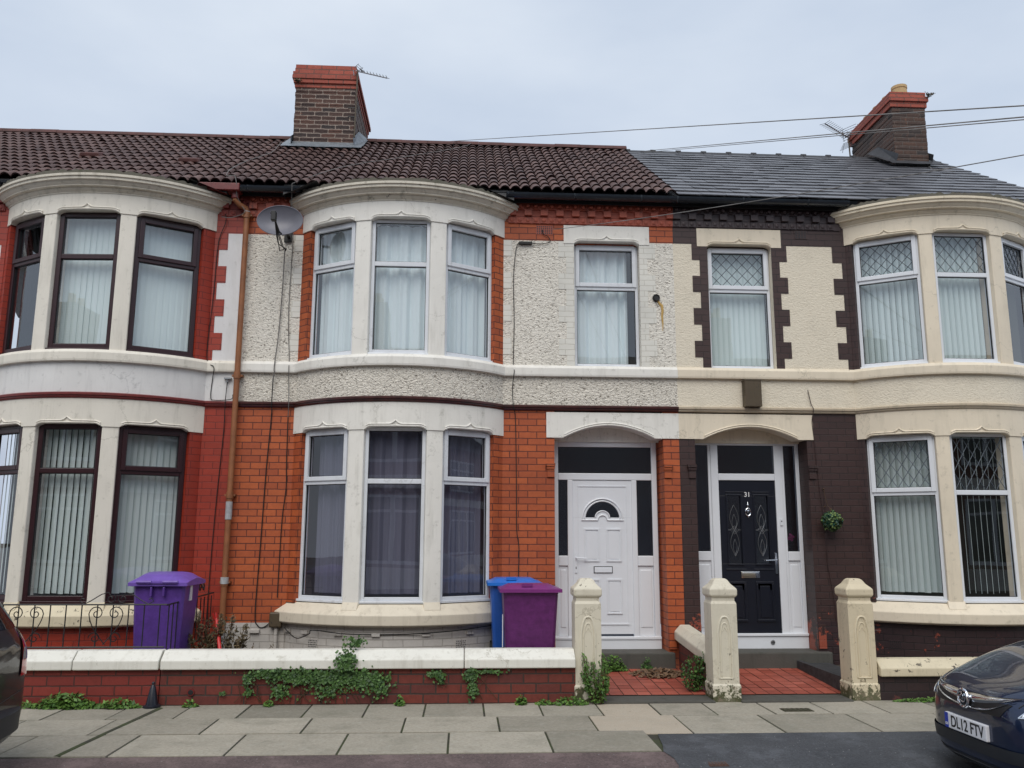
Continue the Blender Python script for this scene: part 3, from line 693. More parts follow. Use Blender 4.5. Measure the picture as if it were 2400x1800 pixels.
def door_white(H, X, u0, u1):
    xa, xb = sorted((X(u0), X(u1))); y = .30; xa += .01; xb -= .03
    F = (Vector((xa, y)), Vector((1,0))); w = xb-xa; zt, zb = 2.955, .30; tr = 2.49; dl, dr = .262, 1.045
    m = MB()
    m.lbox(F, 0, .07, -.07, 0, zb, zt); m.lbox(F, w-.07, w, -.07, 0, zb, zt); m.lbox(F, .07, w-.07, -.07, .001, zt-.07, zt); m.lbox(F, .07, w-.07, -.07, .002, tr-.045, tr+.045)
    m.lbox(F, dl-.07, dl, -.07, .003, zb, tr-.045); m.lbox(F, dr, dr+.07, -.07, .003, zb, tr-.045)
    m.lbox(F, .07, dl-.07, -.07, .002, 1.33, 1.46); m.lbox(F, dr+.07, w-.07, -.07, .002, 1.33, 1.46)
    m.lbox(F, -.01, w+.01, -.07, .02, .40, .44); m.lbox(F, -.01, w+.01, -.07, .008, .25, .40)
    m.lbox(F, .07, dl-.07, -.06, -.02, .44, 1.33); m.lbox(F, dr+.07, w-.07, -.06, -.02, .44, 1.33)
    m.lbox(F, .095, dl-.095, -.06, -.012, .55, 1.28); m.lbox(F, dr+.095, w-.095, -.06, -.012, .55, 1.28)
    f = m.build('door_frame', 'doorwhite', H, bevel=.008)
    for a0, a1, b0, b1 in ((.07,w-.07,tr+.045,zt-.07),(.07,dl-.07,1.46,tr-.045),(dr+.07,w-.07,1.46,tr-.045)):
        g = MB(); g.poly([(xa+a0,y+.03,b0),(xa+a1,y+.03,b0),(xa+a1,y+.03,b1),(xa+a0,y+.03,b1)]); g.build('pane', 'glassdark', f, recalc=False)
    g = MB()
    for a0, a1, b0, b1 in ((.07,w-.07,tr+.045,zt-.07),(.07,dl-.07,1.46,tr-.045),(dr+.07,w-.07,1.46,tr-.045)):
        for q in ((a0,a0+.006,b0,b1),(a1-.006,a1,b0,b1),(a0,a1,b0,b0+.006),(a0,a1,b1-.006,b1)): g.box(xa+q[0],xa+q[1],y+.02,y+.028,q[2],q[3])
    g.build('glazing_seal', 'gasket', f)
    # leaf
    m = MB(); y2 = y+.012; L0, L1, z0, z1 = xa+dl, xa+dr, .47, 2.44; cx = (L0+L1)/2
    zc, Ro, Ri = 1.955, .235, .085
    # slab built around the half-round light
    m.box(L0, L1, y2, y2+.05, z0, zc-.04); m.box(L0, L1, y2, y2+.05, zc+Ro+.02, z1)
    N = 24
    for sgn in (-1, 1):
        for i in range(N//2):
            t0, t1 = math.pi/2*i/(N//2), math.pi/2*(i+1)/(N//2)
            p0 = (cx+sgn*Ro*math.cos(t0), zc+Ro*math.sin(t0)); p1 = (cx+sgn*Ro*math.cos(t1), zc+Ro*math.sin(t1)); e = L1 if sgn > 0 else L0
            m.hexa([(p0[0],y2,p0[1]),(e,y2,p0[1]),(e,y2+.05,p0[1]),(p0[0],y2+.05,p0[1]),(p1[0],y2,p1[1]),(e,y2,p1[1]),(e,y2+.05,p1[1]),(p1[0],y2+.05,p1[1])])
    m.box(L0, L1, y2, y2+.05, zc-.04, zc-.001); m.box(L0,L1,y2,y2+.05,zc+Ro,zc+Ro+.02)
    for i in range(N//2):
        t0, t1 = math.pi*i/(N//2), math.pi*(i+1)/(N//2)
        m.hexa([(cx,y2,zc-.001),(cx+Ri*math.cos(t0),y2,zc-.001+Ri*math.sin(t0)),(cx+Ri*math.cos(t0),y2+.05,zc-.001+Ri*math.sin(t0)),(cx,y2+.05,zc-.001),
                (cx,y2,zc),(cx+Ri*math.cos(t1),y2,zc+Ri*math.sin(t1)),(cx+Ri*math.cos(t1),y2+.05,zc+Ri*math.sin(t1)),(cx,y2+.05,zc)])
    # mouldings round the light
    for R0 in (Ro+.03, Ro):
        m.tube([(cx+R0*math.cos(t), y2-.004, zc-.02+R0*math.sin(t)) for t in [math.pi*i/28 for i in range(29)]], .011, 6)
    m.tube([(cx+(Ri-.02)*math.cos(t), y2-.004, zc-.035+(Ri-.02)*math.sin(t)) for t in [math.pi*i/14 for i in range(15)]], .010, 6)
    m.tube([(cx+(Ri+.01)*math.cos(t), y2-.004, zc+(Ri)*math.sin(t)) for t in [math.pi*i/14 for i in range(15)]], .009, 6)
    for sgn in (-1,1): m.tube([(cx+sgn*(Ri-.02), y2-.004, zc-.035),(cx+sgn*(Ro+.045), y2-.004, zc-.035)], .011, 6)
    # stile border
    bd = .075
    m.box(L0+bd-.008, L0+bd, y2-.006, y2, z0+.1, z1-.075); m.box(L1-bd, L1-bd+.008, y2-.006, y2, z0+.1, z1-.075); m.box(L0+bd-.008, L1-bd+.008, y2-.008, y2, z1-.083, z1-.07)
    for px0, px1 in ((cx-.245,cx-.045),(cx+.045,cx+.245)):
        panel(m, px0, px1, y2, 1.385, 1.81); panel(m, px0, px1, y2, .72, 1.16)
    m.box(L0+.055, L1-.055, y2-.01, y2, .585, .60)
    d = m.build('door', 'doorwhite', H, bevel=.004)
    g = MB(); g.poly([(L0+.1,y2+.03,zc-.01),(L1-.1,y2+.03,zc-.01),(L1-.1,y2+.03,zc+Ro+.01),(L0+.1,y2+.03,zc+Ro+.01)]); g.build('door_glass', 'glassdark', d, recalc=False)
    g = MB(); g.box(cx-.125, cx+.125, y2-.006, y2, 1.235, 1.325, mi=1); g.box(cx-.115, cx+.115, y2-.016, y2-.006, 1.245, 1.315); g.build('letter_box', ['upvc','gasket'], d, bevel=.003)
    g = MB(); hx = L0+.035; g.box(hx-.015, hx+.015, y2-.012, y2, 1.24, 1.50); g.tube([(hx,y2-.012,1.43),(hx,y2-.05,1.43),(hx+.14,y2-.05,1.425)], .009, 8); g.box(hx-.005,hx+.005,y2-.0145,y2-.011,1.29,1.32, mi=1)
    g.build('handle', ['upvc','gasket'], d, bevel=.003)

def door_black(H, X, u0, u1):
    xa, xb = sorted((X(u0), X(u1))); y = .30; xa -= .03; xb -= .002
    F = (Vector((xa, y)), Vector((1,0))); w = xb-xa; zt, zb = 2.975, .32; tr = 2.50; dl, dr = .415, 1.185
    m = MB()
    m.lbox(F, 0, .05, -.07, 0, zb, zt); m.lbox(F, w-.05, w, -.07, 0, zb, zt); m.lbox(F, .05, w-.05, -.07, .001, zt-.05, zt)
    m.lbox(F, dl-.10, dl, -.07, .003, zb, zt-.05); m.lbox(F, dr, dr+.10, -.07, .003, zb, zt-.05)
    m.lbox(F, dl-.135, dl-.10, -.07, -.008, zb, zt-.05); m.lbox(F, dr+.10, dr+.135, -.07, -.008, zb, zt-.05)
    m.lbox(F, dl, dr, -.07, .002, tr-.045, tr+.045)
    m.lbox(F, .05, dl-.135, -.07, .001, 1.40, 1.52); m.lbox(F, dr+.135, w-.05, -.07, .001, 1.40, 1.52)
    m.lbox(F, .05, dl-.135, -.06, -.02, .45, 1.40); m.lbox(F, dr+.135, w-.05, -.06, -.02, .45, 1.40)
    m.lbox(F, .075, dl-.16, -.06, -.012, .55, 1.35); m.lbox(F, dr+.16, w-.075, -.06, -.012, .55, 1.35)
    m.lbox(F, 0, w, -.07, .012, .28, .44); m.lbox(F, 0, w, -.07, .03, .44, .475)
    f = m.build('door_frame', 'doorwhite', H, bevel=.007)
    ps = ((dl,dr,tr+.045,zt-.05),(.05,dl-.135,1.52,zt-.05),(dr+.135,w-.05,1.52,zt-.05))
    for a0, a1, b0, b1 in ps:
        g = MB(); g.poly([(xa+a0,y+.03,b0),(xa+a1,y+.03,b0),(xa+a1,y+.03,b1),(xa+a0,y+.03,b1)]); g.build('pane', 'glassdark', f, recalc=False)
    g = MB()
    for a0, a1, b0, b1 in ps:
        for q in ((a0,a0+.006,b0,b1),(a1-.006,a1,b0,b1),(a0,a1,b0,b0+.006),(a0,a1,b1-.006,b1)): g.box(xa+q[0],xa+q[1],y+.02,y+.028,q[2],q[3])
    g.build('glazing_seal', 'gasket', f)
    for a in (dl+.0, dr-.14):
        g = MB(); g.lathe((xa+a+.0,y-.014,.365), [(.028,.0),(.030,-.006),(.022,-.008)], 16, 'y'); g.box(xa+a-.024,xa+a+.024,y-.0245,y-.021,.362,.368,mi=1); g.box(xa+a-.003,xa+a+.003,y-.025,y-.021,.342,.388,mi=1); g.build('sill_vent', ['steel','gasket'], f)
    g = MB(); g.box(xa+dr+.04, xa+dr+.075, y-.018, y-.003, 1.86, 1.95); g.lathe((xa+dr+.0575,y-.018,1.915), [(.009,0),(.008,-.004)], 10, 'y', mi=1); g.build('doorbell', ['upvc','gasket'], f, bevel=.003)
    m = MB(); y2 = y+.015; L0, L1, z0, z1 = xa+dl, xa+dr, .475, 2.455; cx = (L0+L1)/2
    gz0, gz1 = 1.36, 2.25; ga = ((cx-.275, cx-.095), (cx+.095, cx+.275))
    m.box(L0, L1, y2, y2+.05, z0, gz0); m.box(L0, L1, y2, y2+.05, gz1, z1)
    m.box(L0, ga[0][0], y2, y2+.05, gz0, gz1); m.box(ga[0][1], ga[1][0], y2, y2+.05, gz0, gz1); m.box(ga[1][1], L1, y2, y2+.05, gz0, gz1)
    for p in ga:
        m.box(p[0]-.02, p[1]+.02, y2-.012, y2, gz0-.022, gz0); m.box(p[0]-.02, p[1]+.02, y2-.012, y2, gz1, gz1+.022); m.box(p[0]-.02, p[0], y2-.012, y2, gz0, gz1); m.box(p[1], p[1]+.02, y2-.012, y2, gz0, gz1)
        m.box(p[0]-.045, p[1]+.045, y2-.008, y2, gz0-.085, gz0-.065)
        m.hexa([(p[0]-.03,y2,1.02),(p[1]+.03,y2,1.02),(p[1]+.03,y2+.01,1.02),(p[0]-.03,y2+.01,1.02),(p[0]-.03,y2,1.12),(p[1]+.03,y2,1.12),(p[1]+.03,y2+.01,1.12),(p[0]-.03,y2+.01,1.12)])
        panel(m, p[0]-.03, p[1]+.03, y2, .62, 1.13, .028, .016)
    m.box(L0+.09, cx-.04, y2-.008, y2, 2.29, 2.305); m.box(cx+.07, L1-.09, y2-.008, y2, 2.29, 2.305)
    d = m.build('door', 'doorblack', H, bevel=.005)
    for p in ga:
        g = MB(); g.poly([(p[0],y2+.02,gz0),(p[1],y2+.02,gz0),(p[1],y2+.02,gz1),(p[0],y2+.02,gz1)]); g.build('door_glass', 'glassdark', d, recalc=False)
        L = MB(); c = (p[0]+p[1])/2; zc = 1.80; yy = y2+.016
        for s in (-1, 1):
            L.tube([(c+s*(.058*math.sin(math.pi*t)), yy, 1.79+.34*t) for t in [i/16 for i in range(17)]], .0028, 4)
            L.tube([(c+s*(.030*math.sin(math.pi*t)), yy, 1.79+.22*t) for t in [i/12 for i in range(13)]], .0026, 4)
            L.tube([(c+s*(.058*math.sin(math.pi*t)), yy, 1.80-.34*t) for t in [i/16 for i in range(17)]], .0028, 4)
            L.tube([(c+s*(.026*math.sin(math.pi*t)), yy, 1.68-.2*t) for t in [i/12 for i in range(13)]], .0026, 4)
            L.tube([(c+s*.088, yy, zc),(c+s*.05, yy, zc)], .003, 4)
        for rr_ in (.055, .03): L.tube([(c-rr_,yy,zc),(c,yy,zc+rr_),(c+rr_,yy,zc),(c,yy,zc-rr_)], .003, 4, closed=True)
        L.build('leading', 'steel', d)
    text_mesh('31', .088, .003, 'number', d, Matrix.Translation((cx+.0, y2-.004, 2.265)) @ Matrix.Rotation(rad(90),4,'X'), 'house_number')
    g = MB(); g.lathe((cx,y2-.01,2.10), [(.004,-.0),(.012,.01),(.014,.03),(.006,.05),(.009,.058),(.003,.07)], 10)
    g.tube([(cx+.034*math.sin(t), y2-.018, 2.035-.05*math.cos(t)) for t in [2*math.pi*i/18 for i in range(18)]], [.006+.003*abs(math.cos(math.pi*i/18)) for i in range(18)], 6, closed=True)
    g.lathe((cx,y2-.010,2.045), [(.022,0),(.020,-.008),(.004,-.012)], 12, 'y'); g.lathe((cx,y2-.018,1.972), [(.002,-.012),(.008,0),(.006,.014),(.003,.02)], 8)
    g.build('knocker', 'chrome', d, smooth=True)
    g = MB(); g.box(cx-.125, cx+.125, y2-.010, y2, 1.175, 1.262); g.box(cx-.108, cx+.108, y2-.018, y2-.010, 1.19, 1.247); g.build('letter_box', 'chrome', d, bevel=.006)
    g = MB(); hx = L1-.035; g.box(hx-.015, hx+.015, y2-.012, y2, 1.23, 1.50); g.tube([(hx,y2-.012,1.41),(hx,y2-.055,1.41),(hx-.15,y2-.055,1.405),(hx-.165,y2-.03,1.405)], .009, 8); g.build('handle', 'chrome', d, bevel=.004)
    # pink flower on the sill of the right side light
    g = MB(); fx = xa+(dr+.135+w-.05)/2-.0
    for i in range(26):
        a = random.uniform(0,6.28); q = random.uniform(.01,.045); g.leaf((fx+q*math.cos(a), y+.10+random.uniform(-.02,.02), 1.70+q*math.sin(a)), .035, (math.cos(a)*.5,-1,math.sin(a)*.5), asp=1.2)
    g.build('flower', 'pinkp', f, recalc=False)

# ---------------- roofs ----------------
EY, EZ, RY, RZ = -.22, 6.265, 3.2, 8.50
def roofpt(x, t, h=0):
    d = Vector((0, RY-EY, RZ-EZ)).normalized(); n = Vector((0, -d.z, d.y))
    return Vector((x, EY, EZ))+d*t+n*h
RL = math.hypot(RY-EY, RZ-EZ)
def roof_tiled(H, X, ue, h):
    xa, xb = sorted((X(0), X(ue)))
    if h.get('farleft'): xa = h['farleft']
    rr = random.Random(11); m = MB(); pitch = .141; rows = 14; g = RL/rows; prof = [(0,0),(.09,.002),(.16,.018),(.26,.033),(.38,.042),(.54,.046),(.70,.043),(.84,.032),(.94,.016),(1,.0)]
    if h.get('phase'): xb += .03
    k0, k1 = int(round(xa/pitch)), int(round(xb/pitch)); xa, xb = k0*pitch, k1*pitch; nx = k1-k0
    for r_ in range(rows):
        t0 = r_*g-.01; t1 = (r_+1)*g+.0; sagz = .0
        for c in range(nx):
            x0 = xa+c*pitch; rv = min(1, max(.25, rr.gauss(.58,.11))); lift = rr.uniform(-.003,.004)+(.012 if rr.random() < .015 else 0)
            A = []; B = []; D = []
            for (f, hh) in prof:
                A.append(m.vert(roofpt(x0+f*pitch, t0, hh+.030+lift))); B.append(m.vert(roofpt(x0+f*pitch, t1, hh+.006))); D.append(m.vert(roofpt(x0+f*pitch, t0+.004, hh+.010+lift)))
            for i in range(len(prof)-1):
                m.face([A[i],A[i+1],B[i+1],B[i]], None, rv); m.face([D[i],D[i+1],A[i+1],A[i]], None, 0)  # risers get the darkest tile colour: underside shade put into the colour
    rf = m.build('roof', 'tile', H, smooth=True, recalc=False, angle=50)
    m = MB(); m.poly([roofpt(xa,-.02,-.02),roofpt(xb,-.02,-.02),roofpt(xb,RL,-.02),roofpt(xa,RL,-.02)]); m.poly([(xa,RY,RZ+.02),(xb,RY,RZ+.02),(xb,6.8,6.15),(xa,6.8,6.15)]); m.build('roof_deck', 'felt', rf)
    m = MB(); x = xa
    while x < xb-.05:
        x1 = min(x+.45, xb); dz = rr.uniform(-.004,.006); prev = None
        pa = [(-.13*math.cos(math.pi*i/8), .10*math.sin(math.pi*i/8)) for i in range(9)]
        for (y0,z0),(y1,z1) in zip(pa, pa[1:]): m.poly([(x,RY+y0,RZ+.0+z0+dz),(x1-.003,RY+y0,RZ+.0+z0+dz),(x1-.003,RY+y1,RZ+.0+z1+dz),(x,RY+y1,RZ+.0+z1+dz)])
        m.poly([(x,RY+a,RZ+b+dz) for a,b in pa]); m.poly([(x1-.003,RY+a,RZ+b+dz) for a,b in pa]); x = x1
    m.build('ridge_tiles', 'ridge', rf, smooth=True)
def roof_slate(H, X, ue, h):
    xa, xb = sorted((X(0), X(ue))); xb += .12; xa += .03; rr = random.Random(21); m = MB(); rows = 16; g = RL/rows
    for r_ in range(rows):
        x = xa-(.167 if r_ % 2 else 0); t0 = r_*g-.03
        while x < xb:
            w = .335; a, b = max(x, xa), min(x+w-.007, xb)
            if b-a > .02:
                rv = min(1,max(0,rr.gauss(.5,.25))); l0, l1 = rr.uniform(.018,.028), rr.uniform(.018,.028); sk = rr.uniform(-.006,.006) if rr.random() < .9 else rr.uniform(-.03,.03)
                c = [roofpt(a,t0+sk,l0-.014),roofpt(b,t0-sk,l1-.014),roofpt(b,t0+g+.04,.0),roofpt(a,t0+g+.04,.0),roofpt(a,t0+sk,l0),roofpt(b,t0-sk,l1),roofpt(b,t0+g+.04,.004),roofpt(a,t0+g+.04,.004)]
                m.hexa(c, rv)
            x += w
    rf = m.build('roof', 'slate', H, recalc=True)
    m = MB(); m.poly([roofpt(xa,-.02,-.02),roofpt(xb,-.02,-.02),roofpt(xb,RL,-.02),roofpt(xa,RL,-.02)]); m.poly([(xa,RY,RZ-.02),(xb,RY,RZ-.02),(xb,6.8,6.15),(xa,6.8,6.15)])
    m.hexa([roofpt(xb-.06,-.02,-.09),roofpt(xb-.005,-.02,-.09),roofpt(xb-.005,RL,-.09),roofpt(xb-.06,RL,-.09),roofpt(xb-.06,-.02,-.012),roofpt(xb-.005,-.02,-.012),roofpt(xb-.005,RL,-.012),roofpt(xb-.06,RL,-.012)])
    m.build('roof_deck', 'felt', rf)
    m = MB(); x = xa
    while x < xb-.05:
        x1 = min(x+.46, xb); z = RZ-.03
        m.hexa([(x,RY-.13,z-.05),(x1-.01,RY-.13,z-.05),(x1-.01,RY+.13,z-.05),(x,RY+.13,z-.05),(x,RY-.02,z+.06),(x1-.01,RY-.02,z+.06),(x1-.01,RY+.02,z+.06),(x,RY+.02,z+.06)])
        m.tube([(x-.03,RY,z+.055),(x+.06,RY,z+.055)], .035, 8); x = x1
    m.build('ridge_tiles', 'ridge3', rf)

def chimney(par, x0, x1, y0, y1, zt, zred, mat, red_side=.06, pots=(), name='chimney'):
    m = MB(); rows_ = 0; rr = random.Random(2)
    z = zred
    while z > 7.3:
        a, b, c = rr.uniform(-.006,.006), rr.uniform(-.006,.006), rr.uniform(-.006,.004); m.box(x0+a, x1+b, y0+c, y1, z-.0785, z); z -= .078
    m.box(x0+.01, x1-.01, y0+.01, y1-.01, 6.5, z+.01)
    ch = m.build(name, mat, par, bevel=.008)
    m = MB(); n = 6 if zt-zred > .35 else 3; rh = (zt-zred)/n; k = [.015,.035,.055,.042,.025,.005] if n == 6 else [.03,.055,.02]
    for i in range(n):
        e = k[i] if i < len(k) else 0
        j1, j2, j3 = rr.uniform(-.008,.008), rr.uniform(-.008,.008), rr.uniform(-.006,.006)
        m.box(x0-e+j1, x1+e+j2, y0-e+j3, y1+e, zred+rh*i+(.003 if i else 0), zred+rh*(i+1))
    m.build('chimney_cap', 'stackred', ch, bevel=.006)
    for (px, py, ph) in pots:
        p = MB(); p.lathe((px,py,zt-.02), [(.15,0),(.14,.02),(.125,ph-.06),(.135,ph-.05),(.135,ph),(.105,ph),(.105,ph-.2)], 20); p.build('chimney_pot', 'pot', ch, smooth=True)
    return ch

TS = {  # blind presets: (blind, material, glass)
 'slats': ('slats','blind','glass'), }
h1 = dict(edges=(-1.40,-.665,-.475,.325,.515,1.34), x0=-8.33, sg=1, bc=3.665, uend=5.43, vis_door=True, brick='brickred1', plinth='brickred1', band='rend1b', mould='mould1', sillc='stone1', sill='coping3', stone='stone1', corn='corn1',
  dash='rend1', frieze='frieze1', quoin='brickred1', quoinpr=.006, bayq=(.17,.06), fm='brownpvc', tr=(2.46,5.13,5.03), sash=True, dl=(.21,.08),
  lowblind=[('slats','blindlow','glassbay',None,(.089,24))]*3, bayblind=[('slats','room','glass',None,(.089,60)),('slats','blind','glass',None,(.092,8)),('slats','blind','glass',None,(.092,8))], upblind=('slats','blind'),
  doorf=door_white, rooff=roof_tiled, farleft=-9.3, gut='gutter', label='left house with dark brown window frames and smooth red painted brick')
h2 = dict(x0=2.81, sg=-1, bc=3.65, uend=5.71, brick='brick2', plinth='plinth2', band='dash2low', mould='mould2', sillc='stone2', sill='sill2', stone='stone2', corn='corn1',
  dash='dash2', frieze='frieze2', quoin='quoin2', quoinpr=.005, bayq=(.115,.0), fm='upvcd', tr=(2.36,5.115,5.03), dl=(.105,.21),
  lowblind=[((.15,1),'curtain','glassbay'),((0,1),'curtain','glassbay'),((0,.93),'curtain','glassbay')],
  bayblind=[((.04,1),'net','glass'),((.06,1),'net','glass'),((0,.97),'net','glass')], upblind=((.04,.86),'net','glass'),
  ledges=True, vents=((-.98,.39),(.86,.385)), doorf=door_white, rooff=roof_tiled, sag=-.0, darkroom=True, label='middle house of orange brick with white front door and pebble dashed upper walls')
h3 = dict(edges=(-1.42,-.575,-.405,.385,.593,1.335), x0=2.81, sg=1, bc=3.74, uend=5.57, brick='brick3', plinth='brick3flake', band='rend3', mould='mould3', sillc='stone3', sill='stone3', stone='stone3', corn='corn3',
  dash='rend3', frieze='frieze3', quoin='brick3', quoinpr=.006, bayq=(.19,.06), fm='upvc', tr=(2.27,5.13,5.03), dl=(.21,.09), lat=True, gable=True,
  lowblind=[('slats','blindlow','glassbay',None,(.089,28)),('slats','blindlow','glassbay',None,(.078,122)),('slats','blindlow','glassbay',None,(.089,40))],
  bayblind=[('slats','blind','glass',None,(.089,30)),('slats','blind','glass',None,(.089,50)),('slats','room','glass',None,(.089,60))], upblind=('slats','blind','glass',None,(.089,22)),
  vents=((-1.22,.33),), doorf=door_black, rooff=roof_slate, door=(.21,1.71), label='right end house painted dark brown and buff with slate roof and black door 31')
H1, H2, H3 = house(h1), house(h2), house(h3)
H1['group'] = H2['group'] = H3['group'] = 'houses of the terrace'
chimney(H2, -2.925, -1.925, 2.5, 4.3, 9.585, 9.165, 'stack')
chimney(H3, 7.41, 8.01, 2.5, 4.05, 9.44, 9.15, 'stack3', pots=[(7.70, 2.72, .24), (7.70, 3.06, .22), (7.70, 3.42, .22), (7.70, 3.80, .22)])
# flashings
def flashing(H, x0, x1, mat, up=.14):
    m = MB(); rr = random.Random(4); t0 = (2.5-EY)/(RY-EY)*RL
    N = 14; A = []; B = []
    for i in range(N+1):
        x = x0-.16+(x1-x0+.32)*i/N; A.append(m.vert(roofpt(x, t0-.16-rr.uniform(0,.05), .085))); B.append(m.vert(roofpt(x, t0+.02, .10)))
    for i in range(N): m.face([A[i],A[i+1],B[i+1],B[i]])
    for xs, dx in ((x0,-1),(x1,1)):
        a = [roofpt(xs+dx*.02, t0-.02, .10), roofpt(xs+dx*.17, t0-.02, .09), roofpt(xs+dx*.17, RL-.02, .09), roofpt(xs+dx*.012, RL-.02, .22), roofpt(xs+dx*.012, t0-.02, .22)]
        m.poly(a[:4]); m.poly([a[0],a[3],a[4]])
    z = RZ-(RY-2.5)*(RZ-EZ)/(RY-EY)
    m.box(x0-.01, x1+.01, 2.485, 2.50, z-.1, z+up)
    m.build('chimney_flashing', mat, H, recalc=True)
flashing(H2, -2.925, -1.925, 'flash'); flashing(H3, 7.41, 8.01, 'ridge3', .10)
# felt aprons where the gutters stop against the bays
for H, x0, x1, dx in ((H2, -2.42, -1.95, 1), (H2, .12, .62, -1), (H1, -3.6, -3.15, -1)):
    m = MB(); z0, z1 = 6.13, 6.25
    if dx > 0: m.poly([(x0,-.26,z0-.02),(x1,-.5,z1-.03),(x1,-.2,z1+.03),(x0,-.2,z1+.03)]); m.poly([(x0,-.26,z0-.02),(x0,-.05,z0-.02),(x0,-.05,z1),(x0,-.2,z1+.03)])
    else: m.poly([(x1,-.26,z0-.02),(x0,-.5,z1-.03),(x0,-.2,z1+.03),(x1,-.2,z1+.03)]); m.poly([(x1,-.26,z0-.02),(x1,-.05,z0-.02),(x1,-.05,z1),(x1,-.2,z1+.03)])
    m.build('felt_apron', 'felt', H, recalc=False)
# red gutter outlet and downpipe on house 1
m = MB(); m.box(-3.52, -2.98, -.295, -.10, 6.145, 6.245); m.tube([(-3.05,-.19,6.19),(-3.05,-.19,6.06)], .05, 12); m.build('gutter_outlet', 'gutterred', H1, bevel=.01)
m = MB(); pp = [(-3.05,-.19,6.12),(-3.05,-.19,6.05),(-3.0,-.14,6.0),(-2.93,-.09,5.97),(-2.915,-.085,5.92),(-2.915,-.085,.52)]
m.tube(pp, [.036]*6, 12)
for z in (5.88, 3.72, 2.2, 1.14): m.tube([(-2.915,-.085,z-.04),(-2.915,-.085,z+.04)], .045, 12); m.box(-2.98,-2.85,-.085,-.0,z-.012,z+.012)
dp = m.build('downpipe', 'rustpipe', H1, smooth=True)
for a, b, q in ((5.86,5.93,.043),(1.90,2.12,.042),(.25,.54,.043),(1.12,1.2,.05)):
    m = MB(); m.tube([(-2.915,-.085,a),(-2.915,-.085,b)], q, 12); m.build('pipe_tape', 'tape', dp, smooth=True)
# roof ventilator tiles on house 1
for x, t in ((-4.05, 1.35), (-5.55, 1.62)):
    m = MB(); p = roofpt(x, t, .07); m.hexa([p+Vector(a) for a in ((-.16,-.03,-.04),(.16,-.03,-.04),(.13,.25,.08),(-.13,.25,.08),(-.13,-.05,.02),(.13,-.05,.02),(.11,.22,.15),(-.11,.22,.15))]); m.build('roof_vent', 'ridge', H1, bevel=.015)
# air bricks
def airbrick(H, x0, x1, z0, z1, nx, nz, mat):
    m = MB(); m.box(x0, x1, -.006, 0, z0, z1); dx = (x1-x0)/(nx+.4); dz = (z1-z0)/(nz+.4)
    for i in range(nx):
        for j in range(nz): m.box(x0+dx*(i+.35), x0+dx*(i+.35)+dx*.62, -.0075, -.005, z0+dz*(j+.4), z0+dz*(j+.4)+dz*.6, mi=1)
    m.build('air_brick', [mat,'gasket'], H)
airbrick(H2, .935, 1.165, 5.735, 5.865, 8, 5, 'frieze2'); airbrick(H3, 4.51, 4.69, 5.757, 5.878, 4, 4, 'brick3')
# flue terminal with rust run on house 2
m = MB(); m.lathe((2.555,-.03,4.875), [(.05,.03),(.05,0),(.042,-.01),(.03,0.0)], 12, 'y'); m.build('flue_outlet', 'iron', H2)
m = MB(); rr = random.Random(9); x = 2.60
pts = [(2.58,4.84),(2.60,4.80),(2.63,4.77),(2.64,4.70),(2.63,4.62),(2.64,4.52),(2.635,4.42)]
m.tube([(a,-.004,b) for a,b in pts], [.012,.016,.02,.016,.014,.009,.003], 6); k = NT('rust_stain'); k.col((.55,.36,.12)); M_['ruststain'] = k.set(Roughness=.9); m.build('rust_run', 'ruststain', H2, smooth=True)

# ---------------- things on the walls ----------------
def cable(pts, r, label, mat='cable', n=5, name='cable', group=None, cat='cable'):
    P = [Vector(p) for p in pts]; out = []
    for i in range(len(P)-1):
        p0, p1, p2, p3 = P[max(i-1,0)], P[i], P[i+1], P[min(i+2,len(P)-1)]
        k = 6
        for q in range(k):
            t = q/k; out.append(.5*((2*p1)+(-p0+p2)*t+(2*p0-5*p1+4*p2-p3)*t*t+(-p0+3*p1-3*p2+p3)*t**3))
    out.append(P[-1]); m = MB(); m.tube(out, r*.78, n); c = P[-1]
    return tag(m.build(name, mat, None, smooth=True, loc=P[-1]), label, cat, group)
g = 'cables clipped to the house fronts'
cable([(1.02,-.02,5.80),(1.03,-.02,5.74),(1.10,-.02,5.70),(1.12,-.02,5.63),(1.02,-.02,5.60),(.86,-.02,5.60)], .007, 'short looping black wire right of the junction box under the air brick', group=g)
cable([(.70,-.02,5.61),(.66,-.015,5.5),(.63,-.015,5.1),(.64,-.012,4.5),(.63,-.012,3.95),(.64,-.065,3.84),(.635,-.065,3.78),(.62,-.012,3.6),(.63,-.06,3.37),(.66,-.012,3.2),(.675,-.012,2.4),(.68,-.012,1.8),(.71,-.012,1.55),(.70,-.012,1.1)], .007, 'thin black cable dropping beside the middle bay to the blue bin', group=g)
cable([(-2.40,-.06,5.42),(-2.41,-.03,4.9),(-2.43,-.03,4.3),(-2.455,-.065,3.85),(-2.45,-.065,3.78),(-2.47,-.03,3.7)], .010, 'grey cable hanging from the satellite dish down the pebble dash', 'cablegrey', group=g)
cable([(-2.47,-.03,3.7),(-2.465,-.06,3.37),(-2.47,-.012,3.2),(-2.50,-.012,2.5),(-2.52,-.012,1.6),(-2.54,-.012,.78),(-2.50,-.02,.62),(-2.42,-.02,.60),(-2.3,-.05,.70)], .009, 'black cable running down orange brick right of the rusty downpipe', group=g)
cable([(-2.30,-.30,6.25),(-2.31,-.2,6.0),(-2.31,-.02,5.6),(-2.32,-.012,4.6),(-2.28,-.012,3.95),(-2.27,-.07,3.84),(-2.27,-.012,3.6),(-2.25,-.06,3.37),(-2.26,-.012,3.2)], .007, 'thin pale wire along the cream corner bricks left of the middle bay', 'cablegrey', group=g)
